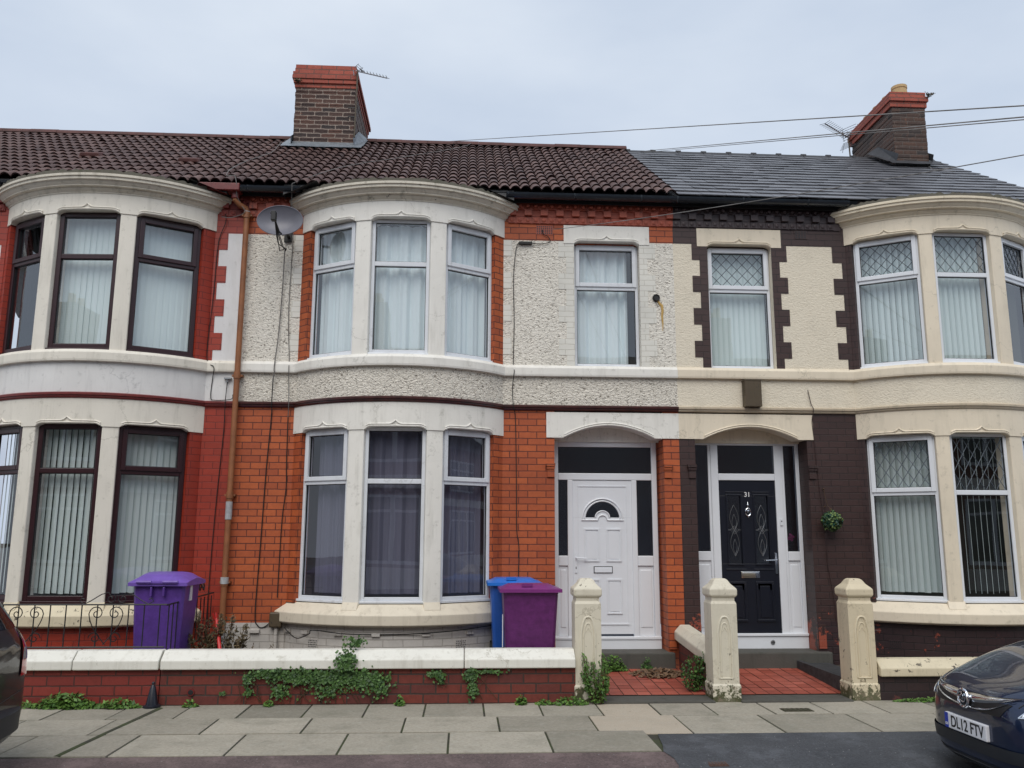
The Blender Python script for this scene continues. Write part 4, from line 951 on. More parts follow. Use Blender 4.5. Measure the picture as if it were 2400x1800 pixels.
cable([(-2.26,-.012,3.2),(-2.25,-.012,2.6),(-2.24,-.012,2.3),(-2.27,-.012,1.9),(-2.28,-.012,1.2),(-2.28,-.012,.95)], .008, 'dark clipped wire on orange brick beside the curtained bay window', group=g)
cable([(-3.22,-.03,5.95),(-3.2,-.03,5.8),(-3.28,-.02,5.5),(-3.30,-.02,4.8),(-3.33,-.02,3.98),(-3.22,-.07,3.83),(-3.24,-.015,3.7),(-3.25,-.015,3.45),(-3.18,-.065,3.40),(-2.99,-.03,3.42),(-2.97,-.03,3.48)], .007, 'black wire crossing the white band of the left house beside the bay', group=g)
cable([(-3.05,-.015,3.66),(-3.05,-.06,3.37),(-3.06,-.012,3.0),(-3.10,-.012,2.0),(-3.12,-.012,1.0),(-3.10,-.012,.6)], .007, 'thin dark wire down smooth red brick left of the downpipe', group=g)
ms = -.855
cable([(ms-1.30,-.12,.60),(ms-1.12,-.30,.50),(ms-.95,-.42,.56),(ms-.9,-.44,.605),(ms-.5,-.58,.575),(ms,-.615,.57),(ms+.5,-.58,.585),(ms+.9,-.44,.61),(ms+1.25,-.22,.64)], .008, 'sagging black cable along the white plinth under the middle bay', group=g)
cable([(4.565,-.02,3.64),(4.60,-.02,3.45),(4.61,-.06,3.37),(4.60,-.015,3.2),(4.62,-.015,2.9),(4.66,-.015,2.2),(4.69,-.03,1.9),(4.70,-.015,1.4),(4.76,-.015,.9),(4.78,-.015,.62),(4.95,-.05,.55),(5.25,-.2,.56)], .007, 'brown painted cable running past the hanging topiary ball', 'brick3', group=g)
cable([(-3.05,-.28,6.35),(-3.02,-.30,6.25),(-3.02,-.24,6.1),(-2.98,-.16,6.0),(-2.93,-.14,5.9),(-3.1,-.1,5.84),(-3.25,-.06,5.86)], .006, 'pale loose aerial wire curling over the gutter above the downpipe', 'cablegrey', group=g)
def rp(x, t, h=.09): return roofpt(x, t, h)
cable([rp(-3.15,3.5), rp(-3.1,3.0), rp(-3.05,2.2), rp(-3.2,1.4), rp(-3.25,.6), rp(-3.18,.1), (-3.05,-.28,6.35)], .007, 'pale aerial wire trailing down the tiles left of the brick chimney', 'cablegrey', group='aerial wires lying on the roofs')
cable([rp(.05,4.0), rp(-.05,3.6), rp(-.4,3.0), rp(-1.1,2.0), rp(-1.8,1.0), (-2.30,-.30,6.25)], .006, 'grey wire lying across the brown tiles from the ridge to the dish', 'cablegrey', group='aerial wires lying on the roofs')
cable([(7.6,4.3,9.1),(7.62,2.9,8.6),rp(7.7,3.5,.05),rp(7.9,3.1,.04),rp(7.85,2.85,.03),rp(8.1,2.6,.03)], .007, 'pale aerial wire draped over slates at the foot of the right chimney', 'cablegrey', group='aerial wires lying on the roofs')
# junction box
m = MB(); m.box(.70, .88, -.045, -.005, 5.585, 5.62); m.tube([(.72,-.03,5.60),(.69,-.03,5.60)], .01, 6); m.tube([(.86,-.02,5.62),(.90,-.03,5.66),(.92,-.03,5.63)], .004, 4); tag(m.build('junction_box', 'cable', None, bevel=.006, loc=(.79,-.02,5.6)), 'small black cable junction box right of the upper middle bay', 'junction box')
# telephone bracket on house 1
m = MB(); m.box(-3.09,-3.0,-.05,-.005,3.68,3.70); m.tube([(-3.05,-.03,3.69),(-3.05,-.03,3.64)], .012, 6); tag(m.build('cable_bracket', 'steel', None, loc=(-3.05,-.02,3.68)), 'tiny metal cable bracket on the white band left of the downpipe', 'bracket')
# meter/earth junction at foot of house 2
t = thing('cable_entry', (-2.26,-.06,.6), 'corroded grey cable entry box with conduit on white plinth', 'junction box')
m = MB(); m.box(-2.35,-2.20,-.10,-.012,.60,.78); m.build('entry_box', 'rustpipe' if False else 'alarm', t, bevel=.015)
m = MB(); m.tube([(-2.27,-.05,.60),(-2.27,-.05,.2)], .022, 8); m.build('conduit', 'plinth2', t, smooth=True)
# satellite dish
t = thing('satellite_dish', (-2.38,-.05,5.3), 'grey oval satellite dish between the downpipe and the middle bay', 'satellite dish')
m = MB(); cx, cy, cz = -2.385, -.50, 5.665; tilt = rad(6); rings = []
for i in range(9):
    q = i/8; ring = []
    for j in range(40):
        a = 2*math.pi*j/40; x = .288*q*math.cos(a); z = .205*q*math.sin(a); y = .085*(1-q*q)
        # tilt back (facing up and south)
        y2 = y*math.cos(tilt)+z*math.sin(tilt); z2 = -y*math.sin(tilt)+z*math.cos(tilt)
        ring.append((cx+x, cy+y2, cz+z2))
    rings.append(ring)
for off, flip in ((0, 0), (.006, 1)):
    c0 = m.vert((rings[0][0][0], rings[0][0][1]+off, rings[0][0][2])); R = [[m.vert((p[0], p[1]+off, p[2])) for p in r_] for r_ in rings[1:]]
    for j in range(40): m.face([c0, R[0][j], R[0][(j+1)%40]])
    for A, B in zip(R, R[1:]):
        for j in range(40): m.face([A[j], B[j], B[(j+1)%40], A[(j+1)%40]])
m.tube(rings[-1], .006, 6, closed=True)
m.build('reflector', 'dish', t, smooth=True, recalc=False)
m = MB(); m.tube([(cx+.03, cy+.08, cz-.17),(cx+.02,cy-.10,cz-.19),(cx+.00,cy-.31,cz-.09)], .011, 8); m.build('feed_arm', 'iron', t)
m = MB(); m.box(cx-.035, cx+.025, cy-.36, cy-.28, cz-.13, cz-.01); m.tube([(cx-.05,cy-.32,cz-.03),(cx-.02,cy-.32,cz-.03)], .015, 6); m.build('receiver_head', 'iron', t, bevel=.008)
m = MB(); m.tube([(cx+.01, cy+.10, cz-.03),(cx+.01, cy+.25, cz-.03),(cx+.02,-.03,cz-.06)], .02, 8); m.box(cx-.04, cx+.06, -.03, 0, cz-.12, cz+.04); m.build('wall_bracket', 'iron', t)
m = MB()
for k in range(4):
    dx = random.uniform(-.04,.06); m.tube([(cx,cy-.28,cz-.1),(cx+dx*.6,cy-.1,cz-.25),(cx+dx,cy+.05,cz-.30-.03*k),(cx+.0+dx*.3,-.10,cz-.24),(cx-.01,-.06,cz-.26)], .006, 5)
m.build('dish_wiring', 'cable', t, smooth=True)
# alarm / vent box on house 3
m = MB(); m.box(3.68,3.90,-.13,-.0,3.395,3.75); 
for i in range(7): m.box(3.673,3.681,-.125,-.02,3.55+i*.027,3.562+i*.027)
m.box(3.675,3.905,-.135,0,3.735,3.757)
tag(m.build('alarm_box', 'alarm', None, bevel=.012, loc=(3.79,-.06,3.4)), 'peeling brown metal box on the cream band above door 31', 'alarm box')
# topiary ball
t = thing('hanging_topiary', (4.725,-.15,1.78), 'round artificial topiary ball hanging on brown brick beside door 31', 'topiary ball')
m = MB(); rr = random.Random(6)
for i in range(520):
    z = rr.uniform(-1,1); a = rr.uniform(0,6.28); q = math.sqrt(1-z*z); n = Vector((q*math.cos(a), q*math.sin(a), z)); rr2 = .125*rr.uniform(.8,1.05)
    m.leaf(Vector((4.725,-.16,1.915))+n*rr2, .026, n+Vector((rr.uniform(-.8,.8),rr.uniform(-.8,.8),rr.uniform(-.8,.8))), rr.random()**2.2, 1.9)
m.lathe((4.725,-.16,1.915), [(.02,-.095),(.07,-.06),(.092,0),(.07,.06),(.02,.095)], 12, r=0)
m.build('leaf_ball', 'topiary', t, recalc=False)
m = MB()
for dx in (-.012,.012): m.tube([(4.735+dx*1.5,-.15,2.03),(4.74,-.10,2.06),(4.725,-.05,2.12),(4.705,-.03,2.25),(4.70,-.02,2.33)], .004, 5)
for p in ((4.70,-.02,2.33),(4.70,-.03,2.10),(4.755,-.08,2.07)): m.lathe(p, [(.004,-.012),(.013,0),(.004,.012)], 8)
m.build('chain', 'stem', t)

# ---------------- TV aerials ----------------
def yagi(name, label, mast0, mast1, b0, b1, n, el, refl, brackets):
    t = thing(name, mast0, label, 'tv aerial'); m = MB(); m.tube([mast0, mast1], .014, 8)
    m.build('mast', 'alarm', t)
    m = MB(); B0, B1 = Vector(b0), Vector(b1); d = (B1-B0).normalized(); m.tube([B0, B1], .011, 6); side = d.cross(Vector((0,0,1))).normalized(); upv = side.cross(d)
    for i in range(n):
        p = B0+(B1-B0)*(.2+.8*i/(n-1)); m.tube([p-side*el*.5+upv*.02, p+upv*.0, p+side*el*.5+upv*.02], .005, 4)
    m.build('boom', 'steel', t)
    m = MB()
    for s in (-1, 1):
        for k in range(refl[1]):
            p = B0+d*.02+upv*s*(.03+k*refl[0]/refl[1])-d*0.0+d*(k*.02); m.tube([p-side*(refl[0]*.8), p+side*(refl[0]*.8)], .005, 4)
        for q in (-refl[0]*.75,refl[0]*.75): m.tube([B0+side*q+upv*s*.02, B0+side*q+upv*s*(refl[0]+.02)+d*.06], .006, 4)
    m.tube([B0+d*.12-side*.06+upv*.03, B0+d*.12+side*.06+upv*.03], .014, 6)
    m.build('reflector', 'steel', t)
    if brackets:
        m = MB()
        for z in brackets: m.tube([(mast0[0],mast0[1],z),(mast0[0]-.12,mast0[1]+.0,z)], .012, 5)
        m.build('bracket', 'iron', t)
yagi('tv_aerial', 'slim TV aerial on a rusty mast beside the left chimney', (-1.90,2.42,8.25), (-1.885,2.42,9.47), (-1.92,2.44,9.47), (-1.36,2.15,9.19), 9, .11, (.085,3), (8.78,8.62))
yagi('tv_aerial', 'TV aerial with wide reflector behind the slate ridge beside the right chimney', (7.36,4.0,8.2), (7.33,4.0,9.30), (7.42,4.05,9.30), (6.70,3.6,9.38), 13, .22, (.22,6), ())
# ---------------- overhead wires ----------------
def wire(p0, p1, sag, r, label, base):
    P0, P1 = Vector(p0), Vector(p1); pts = [P0+(P1-P0)*t-Vector((0,0,sag*4*t*(1-t))) for t in [i/16 for i in range(17)]]
    m = MB(); m.tube(pts, r, 5); tag(m.build('overhead_wire', 'cablegrey', None, smooth=True, loc=base), label, 'overhead wire', 'overhead telephone wires')
def ext(a, b, k): a = Vector(a); b = Vector(b); return tuple(a+(b-a)*k)
wire((-.435,3.6,8.795), ext((-.435,3.6,8.795),(3.643,-6,4.50),1.06), .0, .005, 'highest thin wire crossing the sky to the middle ridge', (-.435,3.6,8.795))
wire((3.061,3.6,8.70), ext((3.061,3.6,8.70),(3.635,-6,4.42),1.06), .0, .005, 'lower sky wire of the pair passing in front of the right aerial', (3.061,3.6,8.70))
wire((3.10,3.6,8.68), ext((3.10,3.6,8.68),(3.625,-6,4.40),1.06), .0, .004, 'second strand running just under the lower sky wire', (3.10,3.6,8.68))
wire((1.16,-.03,5.80), ext((1.16,-.03,5.80),(3.607,-6,4.162),1.06), .04, .004, 'thin wire slanting from the junction box across the slate roof', (1.16,-.03,5.80))

# ---------------- ground ----------------
m = MB()
def gsheet(m, ys, x0=-60, x1=60):
    for (y0,z0),(y1,z1) in zip(ys, ys[1:]): m.poly([(x0,y0,z0),(x1,y0,z0),(x1,y1,z1),(x0,y1,z1)])
gsheet(m, [(-200,-.3),(-14,-.02),(-12.9,-.02)]); gsheet(m, [(-1.7,-.012),(-1.2,-.012)]); gsheet(m, [(7,-.02),(200,-.3)], -200, 200)
struct(m.build('ground', 'soil', None))
m = MB(); gsheet(m, [(-10.2,-.10),(-7.4,-.06),(-4.9,-.12),(-4.6,-.115),(-4.1,-.03),(-3.78,-.004)]); struct(m.build('road', 'tarpurple', None))
m = MB(); gsheet(m, [(-13.2,.0),(-10.2,0.0),(-10.2,-.1)]); struct(m.build('far_pavement', 'tarblack', None))
# tarmac crossing patch (follows the road surface, 4 mm above)
m = MB(); 
def rz(y):
    ys = [(-10.2,-.10),(-7.4,-.06),(-4.9,-.12),(-4.6,-.115),(-4.1,-.03),(-3.78,-.004),(-1.,-.004)]
    for (y0,z0),(y1,z1) in zip(ys, ys[1:]):
        if y0 <= y <= y1: return z0+(z1-z0)*(y-y0)/(y1-y0)
    return 0
prev = None; rr = random.Random(1)
for y in [-3.17,-3.4,-3.6,-3.78,-3.95,-4.1,-4.25,-4.4,-4.6,-4.9,-5.2]:
    xl = 1.655+(-3.78-y)*(-.12) if y > -3.78 else 1.66+rr.uniform(-.03,.03)+(-3.78-y)*.02
    z = (rz(y) if y < -3.78 else -.004)+.005; cur = [m.vert((xl,y,z)), m.vert((9.5,y,z))]
    if prev: m.face([prev[0],prev[1],cur[1],cur[0]])
    prev = cur
struct(m.build('tarmac_crossing', 'tarblack', None))
# pavement flags
m = MB(); rr = random.Random(8)
R1 = [-6.3,-5.7,-5.1,-4.53,-3.93,-3.33,-2.71,-2.13,-1.52,-.94,-.36,.23,.8,1.39,1.95,2.51,3.09,3.66,4.24,4.85,5.45,6.05,6.7]
R2 = [-6.7,-5.8,-4.93,-4.04,-3.22,-2.27,-1.4,-.52,.35,1.23,2.06,2.89,3.77,4.65,5.5,6.4]
R3 = [-6.2,-5.4,-4.5,-3.62,-2.76,-1.86,-.98,-.1,.75,1.64]
for xs, y0, y1 in ((R1,-2.37,-1.66),(R2,-3.02,-2.37),(R3,-3.76,-3.02)):
    for a, b in zip(xs, xs[1:]):
        if y1 == -2.37 and b > 1.7: y0b = -3.15
        else: y0b = y0
        bf = 1 if (y1 == -1.66 and abs(a-1.39) < .01) or (y1 == -2.37 and abs(a-1.23) < .01) else 0
        g_ = .009; z = rr.uniform(-.003,.003); tl = [rr.uniform(-.002,.002) for _ in range(4)]
        top = [(a+g_,y0b+g_,z+tl[0]),(b-g_,y0b+g_,z+tl[1]),(b-g_,y1-g_,z+tl[2]),(a+g_,y1-g_,z+tl[3])]
        m.hexa([(x,y,-.04) for x,y,_ in top]+top, min(1,max(0,rr.gauss(.5,.3))), bf)
struct(m.build('pavement', ['flag','flagb'], None, bevel=.004))
m = MB(); m.poly([(-14,-3.775,-.010),(9.5,-3.775,-.010),(9.5,-1.5,-.010),(-14,-1.5,-.010)]); m.build('pavement_joints', 'joint', None); struct(bpy.data.objects['pavement_joints'])
m = MB(); m.tube([(-3.14,-3.75,.004),(-3.09,-3.0,.004),(-3.04,-2.37,.004),(-3.0,-1.85,.004)], .032, 6, r=.1)
m.xf = None
for i, v in enumerate(m.v): m.v[i] = (v[0], v[1], v[2]*.22)
tag(m.build('pavement_channel', 'joint', None, loc=(-3.6,-2.9,0)), 'narrow dark filled trench cut diagonally across the grey flags at left', 'filled trench')
# drain covers
for (x, y, w, d, mt, lb, z) in ((3.36,-2.19,.30,.15,'drain','mossy square iron drain cover in the flags by gate piers',.006),(1.99,-4.07,.15,.13,'drainr','small reddish stop tap cover in the black tarmac',.004)):
    m = MB(); z += (rz(y) if y < -3.78 else 0); m.box(x-w/2,x+w/2,y-d/2,y+d/2,z-.03,z)
    for i in range(6): m.box(x-w/2+.01+i*w/6, x-w/2+.01+i*w/6+w/12, y-d/2+.015, y+d/2-.015, z, z+.004)
    tag(m.build('drain_cover', mt, None, loc=(x,y,z)), lb, 'drain cover')
# garden beds, paths, steps
m = MB(); m.box(-9.5,1.22,-1.45,.0,-.05,.24); m.box(4.62,9.6,-1.45,0,-.05,.12); struct(m.build('front_garden_soil', 'soil', None))
def path(name, x0, x1, y0, y1, z0, z1, seed, n):
    rr = random.Random(seed); m = MB(); m.poly([(x0,y0,z0-.006),(x1,y0,z0-.006),(x1,y1,z1-.006),(x0,y1,z1-.006)], mi=1); s = .152
    j = 0; y = y0
    zz = lambda y: z0+(z1-z0)*(y-y0)/(y1-y0)
    while y < y1-.01:
        yb = min(y+s, y1); x = x0-(s/2 if j % 2 else 0)*0
        while x < x1-.01:
            xb = min(x+s, x1); a, b, g_ = max(x,x0), xb, .005; dz = rr.uniform(-.0015,.0015)
            if b-a > .02: m.poly([(a+g_,y+g_,zz(y)+dz),(b-g_,y+g_,zz(y)+dz),(b-g_,yb-g_,zz(yb)+dz),(a+g_,yb-g_,zz(yb)+dz)], None, min(1,max(0,rr.gauss(.5,.28))))
            x += s
        y += s; j += 1
    return struct(m.build(name, ['quarry','darkjoint'], None, recalc=False))
path('tiled_path', 1.30, 2.70, -1.44, -.02, .025, .10, 1, 0); path('tiled_path', 2.90, 4.22, -1.44, -.02, .025, .10, 2, 0)
for x0, x1 in ((1.47,2.66),(2.94,4.14)):
    m = MB(); m.box(x0,x1,-1.78,-1.44,-.05,.018); tag(m.build('threshold_stone', 'step', None, bevel=.01, loc=((x0+x1)/2,-1.6,0)), 'worn grey stone threshold %s' % ('between the first and second gate piers' if x0 < 2 else 'between the second and third gate piers'), 'threshold stone', 'stones at the gateways')
for x0, x1, lb in ((1.18,2.66,'cracked dark stone doorstep below the white front door'),(2.95,4.66,'dark weathered stone doorstep below the black front door 31')):
    m = MB(); m.box(x0, x1, -.10, .35, .0, .285); tag(m.build('doorstep', 'step', None, bevel=.015, loc=((x0+x1)/2,-.05,0)), lb, 'doorstep', 'stone doorsteps')
# slate bed edging on the right path
m = MB(); m.box(4.25,4.60,-1.45,0,-.02,.16); m.box(4.19,4.25,-1.45,-.05,-.02,.19); struct(m.build('planting_bed', 'felt', None))

# ---------------- garden walls ----------------
def gwall(x0, x1, zt, zb, brick, cop, label, joints, name='garden_wall', group='low front garden walls'):
    t = thing(name, ((x0+x1)/2,-1.6,0), label, 'garden wall', group)
    m = MB(); m.box(x0, x1, -1.72, -1.50, -.05, zb+.01); m.build('brickwork', brick, t)
    xs = [x0]+joints+[x1]
    for a, b in zip(xs, xs[1:]):
        m = MB(); m.sweep([(a+.004,-1.61),(b-.004,-1.61)], [(.165,zb),(.165,zb+(zt-zb)*.5),(.055,zt),(-.055,zt),(-.165,zb+(zt-zb)*.5),(-.165,zb)]); m.build('coping', cop, t, bevel=.010)
    return t
gwall(-9.0, -3.07, .535, .355, 'brickwall1', 'coping2', 'white coped garden wall of bright red painted brick carrying the iron railing', [-7.2,-5.6,-3.93])
GW = gwall(-3.06, 1.195, .535, .355, 'brick2dirty', 'coping2', 'long low brick garden wall with white coping and ivy before the middle house', [.03])
m = MB(); m.tube([(-2.745,-1.715,.13),(-2.745,-1.735,.13)], .036, 14); m.lathe((-2.745,-1.737,.13), [(.026,0),(.02,-.001)], 12, 'y', mi=1); m.build('drain_hole', ['mould1','gasket'], GW)
gwall(4.45, 9.2, .42, .25, 'brick3wall', 'coping3', 'dark brick garden wall with flaking buff coping behind the blue car', [5.6,7.3])
# dividing wall between the two paths
t = thing('dividing_wall', (2.80,-.7,0), 'short dividing wall with faceted cream coping between the two tiled paths', 'garden wall', 'low front garden walls')
m = MB(); m.box(2.71,2.89,-1.44,-.06,0,.40); m.build('brickwork', 'brick2dirty', t)
m = MB(); P = []
for y, dz in ((-1.44,0.0),(-.03,.10)): P.append([(2.665,y,.34+dz),(2.665,y,.44+dz),(2.74,y,.52+dz),(2.86,y,.52+dz),(2.935,y,.44+dz),(2.935,y,.34+dz)])
A = [m.vert(p) for p in P[0]]; B = [m.vert(p) for p in P[1]]
for j in range(6): m.face([A[j],B[j],B[(j+1)%6],A[(j+1)%6]])
m.face(A); m.face(B[::-1]); m.build('coping', 'pier', t, bevel=.012)

# gate piers
def pier(x, label, mats, seed):
    t = thing('gate_pier', (x,-1.58,0), label, 'gate pier', 'carved stone gate piers')
    y0, y1 = -1.72, -1.44; hw = .14; m = MB(); yc = -1.58
    def ring(w, z, ch=0): return [(x-w,yc-w,z),(x+w,yc-w,z),(x+w,yc+w,z),(x-w,yc+w,z)]
    lv = [(hw+.012,-.03),(hw+.012,.16),(hw,.18),(hw,1.00),(hw-.015,1.03),(hw-.015,1.065)]
    prev = None
    for w, z in lv:
        r_ = [m.vert(p) for p in ring(w,z)]
        if prev:
            for j in range(4): m.face([prev[j],prev[(j+1)%4],r_[(j+1)%4],r_[j]])
        else: m.face(r_[::-1])
        prev = r_
    m.face(prev)
    # pointed-arch mould on the front
    def arch(wd, zb, zs, za, r, dy):
        L = [(x-wd,zb),(x-wd,zs)]; 
        for i in range(1,9):
            q = i/8; L.append((x-wd*(1-q)**.62 if q < 1 else x, zs+(za-zs)*math.sin(q*math.pi/2)))
        Rr = [(2*x-a, b) for a, b in L[:-1]][::-1]
        m.tube([(a, y0-dy, b) for a, b in L+Rr], r, 6)
    arch(.074,.235,.70,.865,.014,-.002); arch(.048,.25,.66,.80,.010,-.002); m.tube([(x-.08,y0-.001,.235),(x+.08,y0-.001,.235)], .009, 6)
    for s in (-1,1): m.tube([(x,y0,.76),(x+s*.022,y0,.72),(x+s*.05,y0,.70)], .006, 5)
    shaft = m.build('shaft', mats[0], t, bevel=.012)
    m = MB(); lv = [(hw-.012,1.062),(hw+.012,1.085),(hw+.012,1.155),(hw-.04,1.205),(hw-.065,1.245),(hw-.085,1.262)]; prev = None
    for w, z in lv:
        r_ = [m.vert(p) for p in ring(w,z)]
        if prev:
            for j in range(4): m.face([prev[j],prev[(j+1)%4],r_[(j+1)%4],r_[j]])
        else: m.face(r_[::-1])
        prev = r_
    m.face(prev); m.build('pier_cap', mats[0], t, bevel=.012)
pier(1.335, 'white stone gate pier left of the first tiled path with weeds at its foot', ('pier',), 1)
pier(2.80, 'cream stone gate pier between the two tiled paths, flaking at its foot', ('pier',), 2)
pier(4.30, 'buff stone gate pier right of the tiled path to door 31', ('pierb',), 3)

# ---------------- iron railing ----------------
t = thing('iron_railing', (-4.1,-1.55,.53), 'black wrought iron scroll railing standing on the left garden wall', 'railing')
ry = -1.56
def spiral(cx, cz, r0, r1, a0, turns, n=26): return [(cx+(r0+(r1-r0)*i/n)*math.cos(a0+turns*2*math.pi*i/n), ry, cz+(r0+(r1-r0)*i/n)*math.sin(a0+turns*2*math.pi*i/n)) for i in range(n+1)]
for z in (.555, .985):
    m = MB(); m.tube([(-6.2,ry,z),(-3.10,ry,z)], .009, 6); m.build('rail', 'iron', t)
xs = [-6.05+i*.16 for i in range(19)]
for x in xs: m = MB(); m.tube([(x,ry,.555),(x,ry,.985)], .0065, 6); m.build('bar', 'iron', t)
def scroll(x, s):
    m = MB()
    top = spiral(x+s*.075, .90, .012, .07, 0 if s > 0 else math.pi, 1.5*(-s) if False else (1.45 if s > 0 else -1.45))
    e = top[-1]
    m.tube(top+[(x+s*.15*.55,ry,.74),(x+s*.005,ry,.70)], .0055, 5)
    m.build('scroll', 'iron', t)
for x in (-5.33,-3.72,-4.53):
    for s in (-1, 1):
        m = MB(); big = [(x+s*.015,ry,.565+.0),(x+s*.10,ry,.68),(x+s*.14,ry,.80),(x+s*.15,ry,.90)]
        m.tube([(x+s*(-.01+.185*math.sin(q*1.45)),ry,.58+.31*q) for q in [i/10 for i in range(11)]]+[(x+s*(.095+.078*(1-k*.050)*math.cos(a)),ry,.895+.078*(1-k*.050)*math.sin(a)) for k, a in enumerate([i*.5 for i in range(18)])], .0055, 5); m.build('scroll', 'iron', t)
        m = MB(); m.tube([(x+s*(.10+.065*(1-k*.05)*math.cos(a)),ry,.645+.065*(1-k*.05)*math.sin(a)) for k, a in enumerate([i*.5 for i in range(17)])], .0055, 5); m.build('scroll', 'iron', t)
for x in (-5.33,-3.62):
    for s in (-1, 1):
        m = MB(); m.tube([(x+s*(.06-.05*(1-k*.05)*math.cos(a)),ry,1.045+.05*(1-k*.05)*math.sin(a)) for k, a in enumerate([i*.5 for i in range(15)][::-1])][::1]+[(x+s*.09,ry,1.11),(x+s*.16,ry,1.09),(x+s*.27,ry,1.02),(x+s*.33,ry,.99),(x+s*.38,ry,1.02),(x+s*.36,ry,1.05),(x+s*.33,ry,1.04)], .0055, 5); m.build('scroll', 'iron', t)
# return panel running back to the house
for z in (.50, 1.0):
    m = MB(); m.tube([(-3.10,ry,z-.02),(-3.02,-.15,z+.02)], .009, 6); m.build('rail', 'iron', t)
for i in range(12):
    q = (i+.5)/12; x = -3.10+.08*q; y = ry+(1.40)*q; m = MB(); m.tube([(x,y,.5),(x,y,.99)], .007, 5); m.build('bar', 'iron', t)
for q0 in (.72,):
    for s in (-1,1):
        m = MB(); m.tube([(-3.045, ry+1.4*q0+s*(.06-.05*(1-k*.05)*math.cos(a)), 1.10+.055*(1-k*.05)*math.sin(a)) for k, a in enumerate([i*.5 for i in range(15)])], .007, 5); m.build('scroll', 'iron', t)

# ---------------- wheelie bins ----------------
def wheelie(label, x, y, z, w, d, hgt, body, lidm, hinge_front=False, rot=0, dome=.05, open_=0, sticker=None):
    t = thing('wheelie_bin', (x,y,z), label, 'wheelie bin', 'wheelie bins in the front gardens')
    X_ = Matrix.Translation((x,y,z)) @ Matrix.Rotation(rad(rot),4,'Z')
    sgf = -1  # front towards camera (-y)
    m = MB(); m.xf = X_
    wt, wb, dt, db = w/2, w/2*.84, d/2, d/2*.74
    def ringp(hw, y0, y1, z, c=.03):
        return [(-hw+c,y0,z),(hw-c,y0,z),(hw,y0+c,z),(hw,y1-c,z),(hw-c,y1,z),(-hw+c,y1,z),(-hw,y1-c,z),(-hw,y0+c,z)]
    prev = None
    fs = -1 if hinge_front else 1
    for q, zz in ((0,.05),(.0,.06),(.9,hgt*.88),(.92,hgt*.885),(1,hgt*.93)):
        hw = wb+(wt-wb)*q; y0, y1 = -db-(dt-db)*q*(1 if not hinge_front else .35), db+(dt-db)*q*(.35 if not hinge_front else 1)
        if q == .92: hw += .0; 
        r_ = [m.vert(p) for p in ringp(hw, y0, y1, zz)]
        if prev:
            for j in range(8): m.face([prev[j],prev[(j+1)%8],r_[(j+1)%8],r_[j]])
        else: m.face(r_[::-1])
        prev = r_
    yt0, yt1 = -dt*1.0 if not hinge_front else -db-(dt-db)*.35, (db+(dt-db)*.35) if not hinge_front else dt
    # rim
    for (a,b,c_,d_) in ((-wt-.02,wt+.02,yt0-.02,yt0),(-wt-.02,wt+.02,yt1,yt1+.02),(-wt-.02,-wt,yt0,yt1),(wt,wt+.02,yt0,yt1)): m.box(a,b,c_,d_,hgt*.905,hgt*.945)
    yb = yt0 if hinge_front else yt1; so = -1 if hinge_front else 1
    for s in (-1,1): m.box(s*w*.12-.012, s*w*.12+.012, yb, yb+so*.05, hgt*.80, hgt*.90)
    m.poly([(-wt,yt0,hgt*.93),(wt,yt0,hgt*.93),(wt,yt1,hgt*.93),(-wt,yt1,hgt*.93)])
    m.build('bin_body', body, t, bevel=.008)
    # lid: domed grid with lip
    m = MB(); m.xf = X_; NX, NY = 12, 12; G = []
    ly0, ly1 = yt0-.04, yt1+.05
    if hinge_front: ly0, ly1 = yt0-.05, yt1+.06
    for i in range(NX+1):
        row = []
        for j in range(NY+1):
            u, v = -1+2*i/NX, -1+2*j/NY; e = max(0,1-abs(u)**5)*max(0,1-abs(v)**5)
            zz = hgt*.945+dome*e+ (.018 if (abs(u) < .72 and abs(v) < .72) else 0)*1
            if hinge_front: zz += .03*(1-((v+1)/2))*0+.04*((1-abs(v))**.8)
            row.append(m.vert((u*(wt+.035), ly0+(ly1-ly0)*j/NY, zz)))
        G.append(row)
    for i in range(NX):
        for j in range(NY): m.face([G[i][j],G[i+1][j],G[i+1][j+1],G[i][j+1]])
    edge = [G[i][0] for i in range(NX+1)]+[G[NX][j] for j in range(1,NY+1)]+[G[i][NY] for i in range(NX-1,-1,-1)]+[G[0][j] for j in range(NY-1,0,-1)]
    low = [m.vert((m.v[e][0]*1.0, m.v[e][1], hgt*.945-.035)) for e in edge]
    for k in range(len(edge)): m.face([edge[k],edge[(k+1)%len(edge)],low[(k+1)%len(low)],low[k]])
    m.face(low)
    if hinge_front:
        m.tube([(-wt+.06,ly0-.015,hgt*.955),(-.06,ly0-.015,hgt*.955)], .018, 8); m.tube([(.06,ly0-.015,hgt*.955),(wt-.06,ly0-.015,hgt*.955)], .018, 8)
        m.box(-.06,.06,ly0-.02,ly0+.02,hgt*.94,hgt*.96)
    else:
        m.box(-.10,.02,ly0+.05,ly0+.09,hgt*.95+dome*.7,hgt*.955+dome+.02)
    m.build('lid', lidm, t, smooth=True, bevel=0, angle=40)
    if open_: pass
    for s in (-1,1):
        wm = MB(); wm.xf = X_; yw = (yt1-.02) if not hinge_front else (yt0+.03)
        wm.lathe((s*(wb+.01),yw,.10), [(.06,-.025),(.10,-.022),(.10,.022),(.06,.025)], 18, 'x'); wm.build('wheel', 'rubber', t, smooth=True)
    if sticker:
        sm = MB(); sm.xf = X_; sm.box(*sticker); sm.build('sticker', 'whitelabel', t)
    return t
wheelie('purple wheelie bin standing behind the iron railing', -3.30, -1.0, .25, .56, .62, 1.0, 'binpurple', 'binpurplelid', True, sticker=(.268,.279,-.06,.02,.74,.90))
